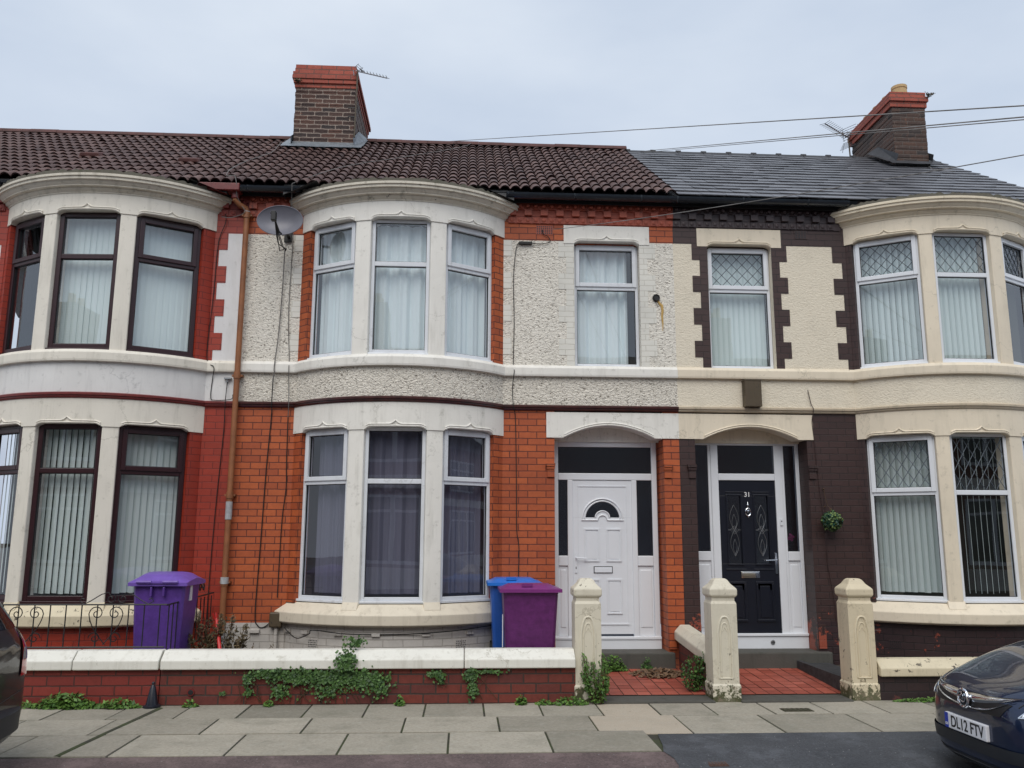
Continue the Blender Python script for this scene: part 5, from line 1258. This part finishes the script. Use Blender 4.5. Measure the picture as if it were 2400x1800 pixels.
wheelie('maroon wheelie bin in front of the blue one, beside the white door', .76, -1.02, .25, .62, .60, .93, 'binmaroon', 'binmaroonlid', dome=.03, sticker=(-.312,-.303,-.20,-.17,.25,.60))
wheelie('bright blue wheelie bin half hidden behind the maroon bin', .62, -.36, .25, .58, .62, .97, 'binblue', 'binbluelid', dome=.03)

# ---------------- cone, broom, plants ----------------
m = MB(); m.lathe((-3.10,-1.80,0), [(.085,0),(.085,.02),(.06,.03),(.028,.19),(.012,.22),(.018,.235),(.004,.25)], 14); tag(m.build('plastic_cone', 'coneblk', None, smooth=True, loc=(-3.10,-1.80,0)), 'small black plastic cone on the pavement against the garden wall', 'cone')
m = MB(); m.tube([(-2.62,-1.1,.30),(-2.80,-.75,.76)], .020, 8); 
for i in range(10):
    a = random.uniform(-.035,.035); m.tube([(-2.80+a*.2,-.75,.74),(-2.83+a,-.72+random.uniform(-.03,.03),.83)], .003, 3)
tag(m.build('broom', 'redplastic', None, loc=(-2.62,-1.1,.3)), 'bright red handled brush leaning in the dry plants behind the wall', 'broom')
def leaves(name, n, fn, mat, label, cat, loc, size=(.02,.035), kind=None, stems=None, seed=1, group=None, asp=1.3):
    rr = random.Random(seed); random.seed(seed); t = thing(name, loc, label, cat, group)
    m = MB()
    for i in range(n):
        p, nm, r_ = fn(rr); m.leaf(p, rr.uniform(*size), nm, r_, asp)
    m.build('foliage', mat, t, recalc=False)
    if stems:
        s = MB()
        for st in stems: s.tube(st, .0035, 4)
        s.build('stem', 'stem', t)
    return t
def ivy_fn(blobs, y=-1.735, th=.035):
    tot = sum(b[4] for b in blobs)
    def f(rr):
        q = rr.uniform(0, tot)
        for b in blobs:
            q -= b[4]
            if q <= 0: break
        x = b[0]+rr.gauss(0,.5)*b[2]; z = b[1]+rr.gauss(0,.5)*b[3]; z = max(.02, z)
        yy = y-rr.uniform(0,th)
        if z > .34: yy -= .05
        if z > .45: yy = -1.80+(z-.45)*.9-rr.uniform(0,.03)
        if z > .55: yy = -1.66+rr.uniform(-.05,.05)
        return (x,yy,z), (rr.uniform(-.6,.6),-1,rr.uniform(-.3,.9)), min(1,max(0,rr.gauss(.42,.25)))
    return f
def vines(x0, z0, x1, z1, n, rr, y=-1.73):
    out = []
    for i in range(n):
        a = rr.uniform(x0,x1); pts = []; x, z = a, z0
        for k in range(6): pts.append((x,y-rr.uniform(0,.02),max(.01,z))); x += rr.uniform(-.06,.06); z += (z1-z0)/5
        out.append(pts)
    return out
rr = random.Random(30)
leaves('ivy', 3300, ivy_fn([(-1.95,.31,.22,.05,1.2),(-1.6,.28,.30,.07,3),(-1.25,.27,.30,.08,3.2),(-.98,.25,.22,.09,2.4),(-1.18,.42,.10,.12,1.6),(-1.12,.60,.09,.06,.6),(-1.85,.14,.10,.09,.5),(-1.35,.15,.18,.08,.8),(-.85,.15,.12,.08,.5)]), 'ivy', 'large dark green ivy mass spilling over the white coping of the long wall', 'ivy', (-1.3,-1.74,0), (.012,.034), stems=vines(-2.1,.3,-.7,.02,30,rr), seed=3, group='ivy on the garden wall')
leaves('ivy', 260, ivy_fn([(-.28,.30,.07,.03,1),(-.22,.26,.05,.05,.7)]), 'ivy', 'small ivy sprig just right of the big ivy mass on the wall', 'ivy', (-.27,-1.74,.2), (.014,.028), seed=4, group='ivy on the garden wall', stems=vines(-.32,.34,-.18,.16,3,rr))
leaves('ivy', 420, ivy_fn([(.10,.28,.06,.06,1.2),(.13,.14,.05,.08,1),(.30,.32,.16,.02,.6)]), 'ivy', 'hanging ivy tail reaching down the wall below the coping joint', 'ivy', (.12,-1.74,.1), (.014,.03), seed=5, group='ivy on the garden wall', stems=vines(.02,.34,.22,.04,4,rr))
leaves('ivy', 190, ivy_fn([(-2.18,.25,.05,.07,1),(-2.16,.13,.05,.04,.5),(-2.42,.12,.03,.02,.2)]), 'ivy', 'thin ivy strand at the left end, near the drain hole', 'ivy', (-2.2,-1.74,.1), (.014,.028), seed=6, group='ivy on the garden wall', stems=vines(-2.25,.34,-2.1,.03,4,rr))
def clump_fn(cx, cy, rx, ry_, h, z0=0.0, up=.6):
    def f(rr):
        a = rr.uniform(0,6.28); q = math.sqrt(rr.random()); x = cx+rx*q*math.cos(a); y = cy+ry_*q*math.sin(a); z = z0+.008+h*(1-q*q)*rr.random()
        return (x,y,z), (rr.uniform(-1,1),rr.uniform(-1.2,.4),up+rr.random()), min(1,max(0,rr.gauss(.5,.28)))
    return f
gw = 'weeds along the foot of the walls'
leaves('weeds', 620, clump_fn(-3.95,-1.80,.33,.09,.15), 'weed', 'bushy green weeds under the red brick wall beside the black cone side', 'weeds', (-3.95,-1.8,0), (.018,.04), seed=7, group=gw, asp=2)
leaves('weeds', 240, clump_fn(-3.42,-1.82,.22,.08,.09), 'weed', 'low green weeds immediately left of the black cone', 'weeds', (-3.4,-1.8,0), (.018,.036), seed=8, group=gw, asp=2)
leaves('weeds', 420, clump_fn(-4.55,-1.80,.40,.07,.09), 'weed', 'sparse ground weeds by the tail of the left car', 'weeds', (-4.6,-1.8,0), (.016,.03), seed=9, group=gw, asp=2)
for i, (x, y, r_, h_, n, lb) in enumerate(((-2.72,-1.80,.08,.07,90,'little weed tuft directly below the round drain hole'),(-1.95,-1.79,.05,.06,70,'tiny green weed under the left part of the ivy'),(-.62,-1.79,.05,.10,90,'browning weed at wall foot right of the ivy mass'),(.62,-1.80,.06,.10,130,'fresh weed rosette at the wall foot near the maroon bin'),(.86,-1.80,.09,.05,110,'flat weed patch at the wall foot left of the first pier'),(5.05,-1.80,.5,.04,420,'low moss and weeds under the dark right garden wall'),(5.25,-1.79,.06,.12,90,'upright weed by the blue car bonnet'))):
    leaves('weeds', n, clump_fn(x,y,r_,.05,h_), 'weed', lb, 'weeds', (x,y,0), (.014,.03), seed=20+i, group=gw, asp=1.8)
def bush(rr, cx, cy, z0, n, hmin, hmax, sp):
    S = []
    for i in range(n):
        a, b = rr.uniform(-sp,sp), rr.uniform(-sp*.5,sp*.5); h_ = rr.uniform(hmin,hmax); S.append([(cx+a*.3,cy+b*.3,z0),(cx+a*.8,cy+b*.8,z0+h_*.5),(cx+a*1.1,cy+b,z0+h_)])
    return S
def stem_fn(stems):
    def f(rr):
        s = rr.choice(stems); t = rr.random()**.7; k = t*2; i = min(1,int(k)); q = k-i; a, b = Vector(s[i]), Vector(s[i+1]); p = a+(b-a)*q
        return p+Vector((rr.uniform(-.025,.025),rr.uniform(-.025,.025),rr.uniform(-.01,.02))), (rr.uniform(-1,1),rr.uniform(-1,.3),rr.uniform(0,1)), min(1,max(0,rr.gauss(.4,.25)))
    return f
S = bush(rr,1.42,-1.80,0,16,.22,.50,.17); leaves('weeds', 900, stem_fn(S), 'weed', 'tall leafy weed climbing the foot of the first gate pier', 'weeds', (1.42,-1.8,0), (.010,.026), seed=41, group=gw, stems=S, asp=2.2)
leaves('weeds', 260, clump_fn(1.12,-1.82,.20,.07,.08), 'weed', 'spreading weeds on the flags left of the first gate pier', 'weeds', (1.1,-1.82,0), (.014,.03), seed=42, group=gw, asp=1.8)
S = bush(rr,2.55,-1.30,.04,14,.12,.42,.14); leaves('weeds', 620, stem_fn(S), 'ivy', 'dark weeds along the dividing wall beside the second gate pier', 'weeds', (2.55,-1.3,.04), (.014,.03), seed=43, group=gw, stems=S, asp=1.8)
leaves('weeds', 420, clump_fn(1.86,-.20,.17,.07,.19,.09), 'weed', 'green weed clump growing at the cracked white door step', 'weeds', (1.86,-.2,.1), (.016,.034), seed=44, group=gw, asp=1.8)
leaves('weeds', 160, clump_fn(2.28,-.17,.07,.05,.16,.09), 'ivy', 'small dark weed at the right end of the white door step', 'weeds', (2.28,-.17,.1), (.014,.03), seed=46, group=gw, asp=1.8)
o = leaves('fallen_leaves', 420, clump_fn(2.36,-.42,.34,.24,.07,.075,1.2), 'dead', 'heap of brown dead leaves on the left tiled path', 'dead leaves', (2.36,-.42,.08), (.03,.055), seed=45, asp=1.5)
S = bush(rr,-2.74,-.80,.24,70,.16,.60,.30); leaves('dry_bush', 2200, stem_fn(S), 'deadbush', 'dry brown shrub between the railing and the downpipe', 'shrub', (-2.72,-.75,.24), (.010,.028), seed=47, stems=S, asp=2.6)
S = bush(rr,-2.35,-1.25,.24,12,.12,.34,.30); leaves('dry_bush', 160, stem_fn(S), 'deadbush', 'thin dried stalks before the white plinth right of the downpipe', 'shrub', (-2.35,-1.25,.24), (.008,.02), seed=48, stems=S, asp=2)
# grass tufts on the chimney caps
for x, y, z, lb in ((-2.88,2.42,9.20,'tiny plant rooted in the red cap of the left chimney'),(8.06,2.44,9.32,'tuft of grass sprouting from the right chimney cap')):
    S = [[(x,y,z),(x+random.uniform(-.05,.06),y-.03,z+.03),(x+random.uniform(-.09,.12),y-.04,z+random.uniform(.0,.1))] for _ in range(9)]
    leaves('weeds', 60, stem_fn(S), 'deadbush', lb, 'weeds', (x,y,z), (.02,.035), seed=50, stems=S)

# ---------------- cars ----------------
def hull(stations, mat, name, par, flip=1):
    """stations: list of (x, zb, zs, zt, W, Wt)  half sections lofted and subdivided"""
    bm = bmesh.new(); rows = []
    for (x, yo, zb, zm, zs, zt, W, Wt) in stations:
        half = [(0,zb),(.62*W,zb),(.93*W,zb+.05),(W,zm),(.975*W,zs),(Wt,zs+(zt-zs)*.45+.0),(Wt*.82,zs+(zt-zs)*.90),(Wt*.45,zt-.004),(0,zt)]
        pts = [(-a,z) for a, z in half[::-1]][:-1]+half[0:1]+half[1:]
        pts = [(-a,z) for a, z in half[1:]][::-1]; ring = [(0,half[0][1])]+half[1:]+[(-a,z) for a,z in half[1:-1]][::-1]
        rows.append([bm.verts.new((x,a,z)) for a, z in ring])
    for A, B in zip(rows, rows[1:]):
        n = len(A)
        for j in range(n): bm.faces.new([A[j],A[(j+1)%n],B[(j+1)%n],B[j]])
    bm.faces.new(rows[0][::-1]); bm.faces.new(rows[-1])
    bmesh.ops.recalc_face_normals(bm, faces=bm.faces)
    me = bpy.data.meshes.new(name); bm.to_mesh(me); bm.free()
    for p in me.polygons: p.use_smooth = True
    me.materials.append(M_[mat]); o = bpy.data.objects.new(name, me); C.objects.link(o)
    s = o.modifiers.new('sub', 'SUBSURF'); s.levels = 3; s.render_levels = 3
    dg = bpy.context.evaluated_depsgraph_get(); me2 = bpy.data.meshes.new_from_object(o.evaluated_get(dg)); o.modifiers.clear(); o.data = me2
    o.parent = par; BASE[o.name] = BASE[par.name]; return o
class Skin:
    """projects features on a hull; hull coords are local to the car empty"""
    def __init__(s, o):
        bm = bmesh.new(); bm.from_mesh(o.data); s.t = bvhtree.BVHTree.FromBMesh(bm); s.bm = bm
    def hit(s, o, d):
        r = s.t.ray_cast(Vector(o), Vector(d)); return (r[0], r[1]) if r[0] else (None, None)
def patch(sk, corners, d, off, N=14, M=14, thick=.012):
    """corners: 4 points (outside), bilinear grid is cast along d"""
    m = MB(); c = [Vector(p) for p in corners]; G = []; ok = True
    for i in range(N+1):
        row = []
        for j in range(M+1):
            u, v = i/N, j/M; p = (c[0]*(1-u)+c[1]*u)*(1-v)+(c[3]*(1-u)+c[2]*u)*v
            h_, n = sk.hit(p, d)
            row.append(m.vert(h_+n*off) if h_ else None)
        G.append(row)
    for i in range(N):
        for j in range(M):
            q = [G[i][j],G[i+1][j],G[i+1][j+1],G[i][j+1]]
            if None not in q: m.face(q)
    return m
def shift(m, v): m.v = [tuple(Vector(p)+v) for p in m.v]; return m
def line(sk, pts, d, off, r, n=6, sub=8):
    out = []
    P = [Vector(p) for p in pts]
    for a, b in zip(P, P[1:]):
        for k in range(sub): 
            p = a+(b-a)*k/sub; h_, nn = sk.hit(p, d)
            if h_: out.append(h_+nn*off)
    h_, nn = sk.hit(P[-1], d)
    if h_: out.append(h_+nn*off)
    m = MB()
    if len(out) > 1: m.tube(out, r, n)
    return m

def wheelset(t, base, xs, W, r=.31):
    for x in xs:
        for s in (-1, 1):
            c = base+Vector((x, s*(W-.10), r)); m = MB(); m.lathe(c, [(r-.09,-.09),(r-.01,-.095),(r,-.07),(r,.07),(r-.01,.095),(r-.09,.09)], 32, 'x')
            m2 = MB(); m2.v = m.v
            # lathe axis x -> rotate to y
            m.v = [(c.x+(p[1]-c.y), c.y+(p[0]-c.x), p[2]) for p in m.v]
            w = m.build('wheel', 'rubber', t, smooth=True)
            q = MB(); q.lathe(c, [(.04,-.06*1),(r-.10,-.07),(r-.085,-.097)], 24, 'x'); q.lathe(c, [(.04,.06),(r-.10,.07),(r-.085,.097)], 24, 'x'); q.v = [(c.x+(p[1]-c.y), c.y+(p[0]-c.x), p[2]) for p in q.v]; q.build('rim', 'steel', w, smooth=True)
            a = MB(); N = 20
            cc = base+Vector((x, s*(W-.03), r)); a.tube([(cc.x+(r+.06)*math.cos(math.pi*i/N), cc.y, cc.z+(r+.06)*math.sin(math.pi*i/N)) for i in range(N+1)], .035, 8); a.build('wheel_arch', 'trim', t, smooth=True)

# blue hatchback, nose towards -x
cb = Vector((3.69,-4.60,-.105))
CB = thing('parked_car', cb, 'dark blue hatchback with chrome grille bar parked at right, nose facing left', 'car', 'cars parked at the kerb')
st = [  # x, -, zb, zm, zs, zt, W, Wt
 (.02,0,.23,.37,.55,.66,.34,.28),(.05,0,.20,.35,.60,.72,.50,.42),(.12,0,.175,.34,.625,.76,.62,.52),(.24,0,.16,.33,.655,.805,.72,.61),(.38,0,.15,.33,.69,.85,.785,.67),(.62,0,.14,.34,.775,.945,.84,.71),
 (.95,0,.14,.36,.865,1.04,.855,.72),(1.12,0,.14,.36,.88,1.06,.855,.71),(1.20,0,.14,.36,.89,1.10,.855,.70),(1.55,0,.14,.36,.90,1.30,.855,.665),(1.95,0,.14,.36,.91,1.46,.855,.62),(2.5,0,.14,.36,.92,1.52,.855,.60),(3.1,0,.14,.36,.93,1.49,.855,.60),
 (3.6,0,.15,.38,.93,1.38,.84,.58),(3.86,0,.18,.40,.92,1.18,.80,.60),(3.98,0,.24,.42,.86,.98,.70,.56)]
body = hull(st, 'carblue', 'car_body', CB); sk = Skin(body)
FX = Vector((1,0,0))
def put(m, name, mat, par, **k): return shift(m, cb).build(name, mat, par, **k)
# lower grille / bumper insert
m = patch(sk, [(-.5,-.66,.155),(-.5,.66,.155),(-.5,.60,.245),(-.5,-.60,.245)], FX, .004, 30, 6); put(m, 'lower_grille', 'trim', CB, recalc=False, smooth=True)
for z in (.175,.20,.225): m = line(sk, [(-.5,-.58,z),(-.5,.58,z)], FX, .006, .004, 4, 40); put(m, 'grille_bar', 'trim', CB, smooth=True)
m = patch(sk, [(-.5,-.80,.30),(-.5,.80,.30),(-.5,.78,.385),(-.5,-.78,.385)], FX, .012, 44, 5); put(m, 'bumper_strip', 'trim', CB, recalc=False, smooth=True)
# upper grille: black mesh, chrome bar above and below
up_ = [(.46,.735),(.25,.70),(0,.685),(-.25,.70),(-.46,.735)]
m = patch(sk, [(-.5,-.38,.585),(-.5,.38,.585),(-.5,.46,.675),(-.5,-.46,.675)], FX, .004, 30, 8); put(m, 'upper_grille', 'ink', CB, recalc=False, smooth=True)
# chrome blade: solid band curving down at the ends
def band(top, bot, off, name, mat, N=48, push=.014):
    m = MB(); G = []
    for i in range(N+1):
        u = i/N; row = []
        for j in range(7):
            v = j/6; y = top(u)[0]*(1-v)+bot(u)[0]*v; z = top(u)[1]*(1-v)+bot(u)[1]*v; h_, n = sk.hit((-.5,y,z), FX)
            row.append(m.vert(h_+n*(off+push*math.sin(math.pi*v))) if h_ else None)
        G.append(row)
    for i in range(N):
        for j in range(6):
            q = [G[i][j],G[i+1][j],G[i+1][j+1],G[i][j+1]]
            if None not in q: m.face(q)
    return put(m, name, mat, CB, recalc=False, smooth=True)
W_ = .50
band(lambda u: (W_*(2*u-1), .690+.024*abs(2*u-1)), lambda u: (W_*(2*u-1)*.98, .690-.058*(1-abs(2*u-1)**2.2)+.022*abs(2*u-1)), .004, 'chrome_bar', 'chrome')
band(lambda u: (W_*.94*(2*u-1), .603+.095*abs(2*u-1)**2.6), lambda u: (W_*.90*(2*u-1), .588+.098*abs(2*u-1)**2.6), .006, 'chrome_bar', 'chrome', push=.008)
# roundel badge: ring with a winged creature-like swirl
bx, bn = sk.hit((-.5,0,.648), FX); by = 0; bz = .648
m = MB(); m.tube([(bx.x-.022, .062*math.cos(a), bz+.062*math.sin(a)) for a in [2*math.pi*i/28 for i in range(28)]], .011, 8, closed=True); badge = put(m, 'badge', 'chrome', CB, smooth=True)
m = MB(); m.lathe((bx.x-.010,0,bz), [(.058,-.01),(.058,-.004),(.02,-.016)], 24, 'x'); put(m, 'badge_disc', 'trim', badge, smooth=True)
m = MB()
for (a0, a1, r0, r1, th) in ((2.3,5.1,.048,.020,.006),(1.2,3.6,.034,.012,.006),(-.9,1.3,.046,.018,.006),(.4,1.8,.050,.040,.005),(5.2,6.2,.02,.045,.006)):
    m.tube([(bx.x-.030, (r0+(r1-r0)*i/12)*math.cos(a0+(a1-a0)*i/12), bz+(r0+(r1-r0)*i/12)*math.sin(a0+(a1-a0)*i/12)) for i in range(13)], th, 6)
put(m, 'badge_emblem', 'chrome', badge, smooth=True)
# number plate
px, pn = sk.hit((-.5,0,.33), FX); X0_ = px.x-.024
m = MB(); m.box(X0_, X0_+.05, -.26, .26, .385-.007, .495+.007); 
plx = X0_+0
plate = MB(); plate.box(.0, .05, -.26, .26, .392, .503); 
pm = MB(); pm.box(X0_, X0_+.06, -.26, .26, .395, .507); P_ob = put(pm, 'number_plate', 'platewhite', CB, bevel=.006)
pm = MB(); pm.box(X0_-.0015, X0_, .215, .258, .397, .505); bl_ = put(pm, 'plate_band', 'plateblue', P_ob)
Mx = Matrix.Translation(cb+Vector((X0_-.001, -.025, .449))) @ Matrix(((0,0,-1,0),(-1,0,0,0),(0,1,0,0),(0,0,0,1)))
text_mesh('DL12 FTV', .112, .0012, 'ink', P_ob, Mx, 'plate_characters', sx=.88)
Mx2 = Matrix.Translation(cb+Vector((X0_-.002, .236, .425))) @ Matrix(((0,0,-1,0),(-1,0,0,0),(0,1,0,0),(0,0,0,1)))
text_mesh('GB', .026, .0012, 'platewhite', P_ob, Mx2, 'plate_country_letters')
# headlights, fog lamps, bonnet seams
for s in (1, -1):
    m = patch(sk, [(-.5,s*.52,.605),(-.5,s*.78,.64),(-.5,s*.82,.80),(-.5,s*.64,.75)], FX, .006, 18, 12); hl = put(m, 'headlight', 'lamp', CB, recalc=False, smooth=True)
    m = line(sk, [(-.5,s*.52,.605),(-.5,s*.78,.64),(-.5,s*.81,.79),(-.5,s*.64,.75),(-.5,s*.52,.605)], FX, .007, .007, 5, 12); put(m, 'lamp_rim', 'chrome', hl, smooth=True)
    m = line(sk, [(-.5,s*.63,.65),(-.5,s*.68,.69),(-.5,s*.72,.73)], FX, .008, .016, 6, 5); put(m, 'lamp_reflector', 'chrome', hl, smooth=True)
    m = line(sk, [(.10,s*.50,2),(.35,s*.62,2),(.8,s*.66,2),(1.1,s*.66,2)], (0,0,-1), .0, .004, 4, 14); put(m, 'bonnet_seam', 'ink', CB)
m = line(sk, [(-.5,-.50,.722),(-.5,-.3,.703),(-.5,0,.696),(-.5,.3,.703),(-.5,.50,.722)], FX, .0, .004, 4, 14); put(m, 'bonnet_seam', 'ink', CB)
m = patch(sk, [(1.20,-.62,2.2),(1.20,.62,2.2),(1.88,.52,2.2),(1.88,-.52,2.2)], (0,0,-1), .004, 20, 14); put(m, 'windscreen', 'carglass', CB, recalc=False, smooth=True)
for s in (1,-1):
    m = patch(sk, [(1.50,s*2,.96),(3.3,s*2,.98),(3.1,s*2,1.34),(1.95,s*2,1.34)], (0,-s,0), .004, 24, 8); put(m, 'side_window', 'carglass', CB, recalc=False, smooth=True)
    m = MB(); m.lathe((1.5,s*.93,.98), [(.03,-.05),(.09,-.02),(.09,.03),(.05,.06)], 12, 'x'); put(m, 'door_mirror', 'carblue', CB, smooth=True)
    m = line(sk, [(1.35,s*2,.30),(1.30,s*2,.6),(1.35,s*2,.85)], (0,-s,0), 0, .004, 4, 8); put(m, 'door_seam', 'ink', CB)
m = patch(sk, [(5,-.5,1.0),(5,.5,1.0),(5,.42,1.3),(5,-.42,1.3)], (-1,0,0), .004, 14, 8); put(m, 'rear_window', 'carglass', CB, recalc=False, smooth=True)
wheelset(CB, cb, (.72, 3.2), .80)

# black people carrier, tail towards +x
cb = Vector((-3.31,-4.72,-.115))
CK = thing('parked_car', cb, 'black people carrier with red tail light cut off at the left edge', 'car', 'cars parked at the kerb')
st = [(-4.3,0,.22,.42,.66,.78,.60,.50),(-4.2,0,.18,.40,.70,.88,.80,.64),(-3.6,0,.17,.40,.86,1.02,.88,.72),(-3.2,0,.17,.40,.92,1.10,.90,.74),(-2.6,0,.17,.40,.96,1.50,.90,.70),(-2.0,0,.17,.40,.98,1.68,.90,.68),(-1.0,0,.17,.40,1.0,1.70,.90,.68),
 (-.5,0,.17,.40,1.0,1.66,.90,.68),(-.28,0,.19,.42,1.0,1.55,.895,.69),(-.16,0,.22,.44,1.0,1.36,.885,.72),(-.08,0,.28,.46,.98,1.12,.87,.76),(-.03,0,.32,.48,.90,1.0,.82,.72)]
body = hull(st, 'carblack', 'car_body', CK); sk = Skin(body); BX = Vector((-1,0,0))
m = MB(); ys = [-.88+1.76*i/24 for i in range(25)]
def bpr(o_, z0, z1): 
    G = []; mm = MB()
    for y in ys:
        x = .03-.20*abs(y/.88)**4+o_; G.append([mm.vert((x-.10,y*1.02,z1)),mm.vert((x,y*1.02,z1-.03)),mm.vert((x,y*1.02,z0+.06)),mm.vert((x-.10,y*1.0,z0))])
    for A, B in zip(G, G[1:]):
        for j in range(3): mm.face([A[j],B[j],B[j+1],A[j+1]])
    return mm
put(bpr(.03,.33,.56), 'rear_bumper', 'trim', CK, smooth=True, recalc=False, angle=40)
for s in (1,-1):
    m = patch(sk, [(1,s*.70,.76),(1,s*.845,.76),(1,s*.80,1.10),(1,s*.72,1.10)], BX, .010, 10, 14)
    tl = put(m, 'tail_light', 'redlamp', CK, recalc=False, smooth=True)
    m = patch(sk, [(1,s*.71,.88),(1,s*.83,.88),(1,s*.82,.97),(1,s*.72,.97)], BX, .013, 6, 6); put(m, 'reversing_lens', 'lamp', tl, recalc=False, smooth=True)
    m = patch(sk, [(-2.6,s*2,1.05),(-.35,s*2,1.08),(-.5,s*2,1.48),(-2.3,s*2,1.48)], (0,-s,0), .004, 24, 8); put(m, 'side_window', 'carglass', CK, recalc=False, smooth=True)
m = patch(sk, [(1,-.68,1.12),(1,.68,1.12),(1,.58,1.48),(1,-.58,1.48)], BX, .004, 20, 10); put(m, 'rear_window', 'carglass', CK, recalc=False, smooth=True)
m = patch(sk, [(1,-.20,.62),(1,.20,.62),(1,.20,.72),(1,-.20,.72)], BX, .008, 8, 4); put(m, 'rear_number_plate', 'trim', CK, recalc=False)
m = line(sk, [(1,-.80,.66),(1,-.4,.6),(1,.4,.6),(1,.80,.66)], BX, 0, .004, 4, 12); put(m, 'tailgate_seam', 'ink', CK)
wheelset(CK, cb, (-.75,-3.5), .84, .33)

# ---------------- terrace across the street (seen only in the window glass) ----------------
def opposite(x0, x1, i):
    t = thing('terraced_house', ((x0+x1)/2,-15.5,0), 'plain brick terraced house on the far side of the street', 'house', 'houses across the street')
    y = -15.5; m = MB(); m.box(x0,x1,y-6,y,-.1,5.9); m.poly([(x0,y-6,5.9),(x0,y,5.9),(x0,y-3,8.0)]); m.poly([(x1,y-6,5.9),(x1,y,5.9),(x1,y-3,8.0)]); m.build('wall', 'oppbrick', t)
    m = MB(); m.poly([(x0,y+.3,5.85),(x1,y+.3,5.85),(x1,y-3,8.05),(x0,y-3,8.05)]); m.poly([(x0,y-6.3,5.85),(x1,y-6.3,5.85),(x1,y-3,8.05),(x0,y-3,8.05)]); rf = m.build('roof', 'ridge3', t)
    m = MB(); m.box(x0+.2,x0+.9,y-3.8,y-2.2,7.0,9.4); m.build('chimney', 'stack', rf)
    for k in range(2): m = MB(); m.lathe((x0+.55,y-2.6-k*.6,9.4), [(.14,0),(.12,.4)], 12); m.build('chimney_pot', 'pot', rf, smooth=True)
    m = MB(); m.box(x0,x1,y,y+.06,3.1,3.5); m.box(x0+.5,x0+3.2,y,y+.5,.2,.8); m.build('string_course', 'stone2', t)
    for (a,b,z0,z1) in ((x0+.6,x0+3.1,.9,2.9),(x0+.6,x0+3.1,3.9,5.4),(x1-1.7,x1-.7,3.9,5.4)):
        m = MB(); m.box(a,b,y,y+.05,z0,z1); w_ = m.build('window', 'upvc', t); g_ = MB(); n = 3 if b-a > 2 else 1
        for k in range(n):
            q0 = a+(b-a)*k/n+.08; q1 = a+(b-a)*(k+1)/n-.08; g_.box(q0,q1,y+.05,y+.06,z0+.1,z1-.5); g_.box(q0,q1,y+.05,y+.06,z1-.42,z1-.08)
        g_.build('pane', 'carglass', w_)
    m = MB(); m.box(x1-1.6,x1-.7,y,y+.05,.2,2.3); m.build('door', 'doorblack', t)
for i in range(11): opposite(-33.5+6*i, -27.5+6*i, i)
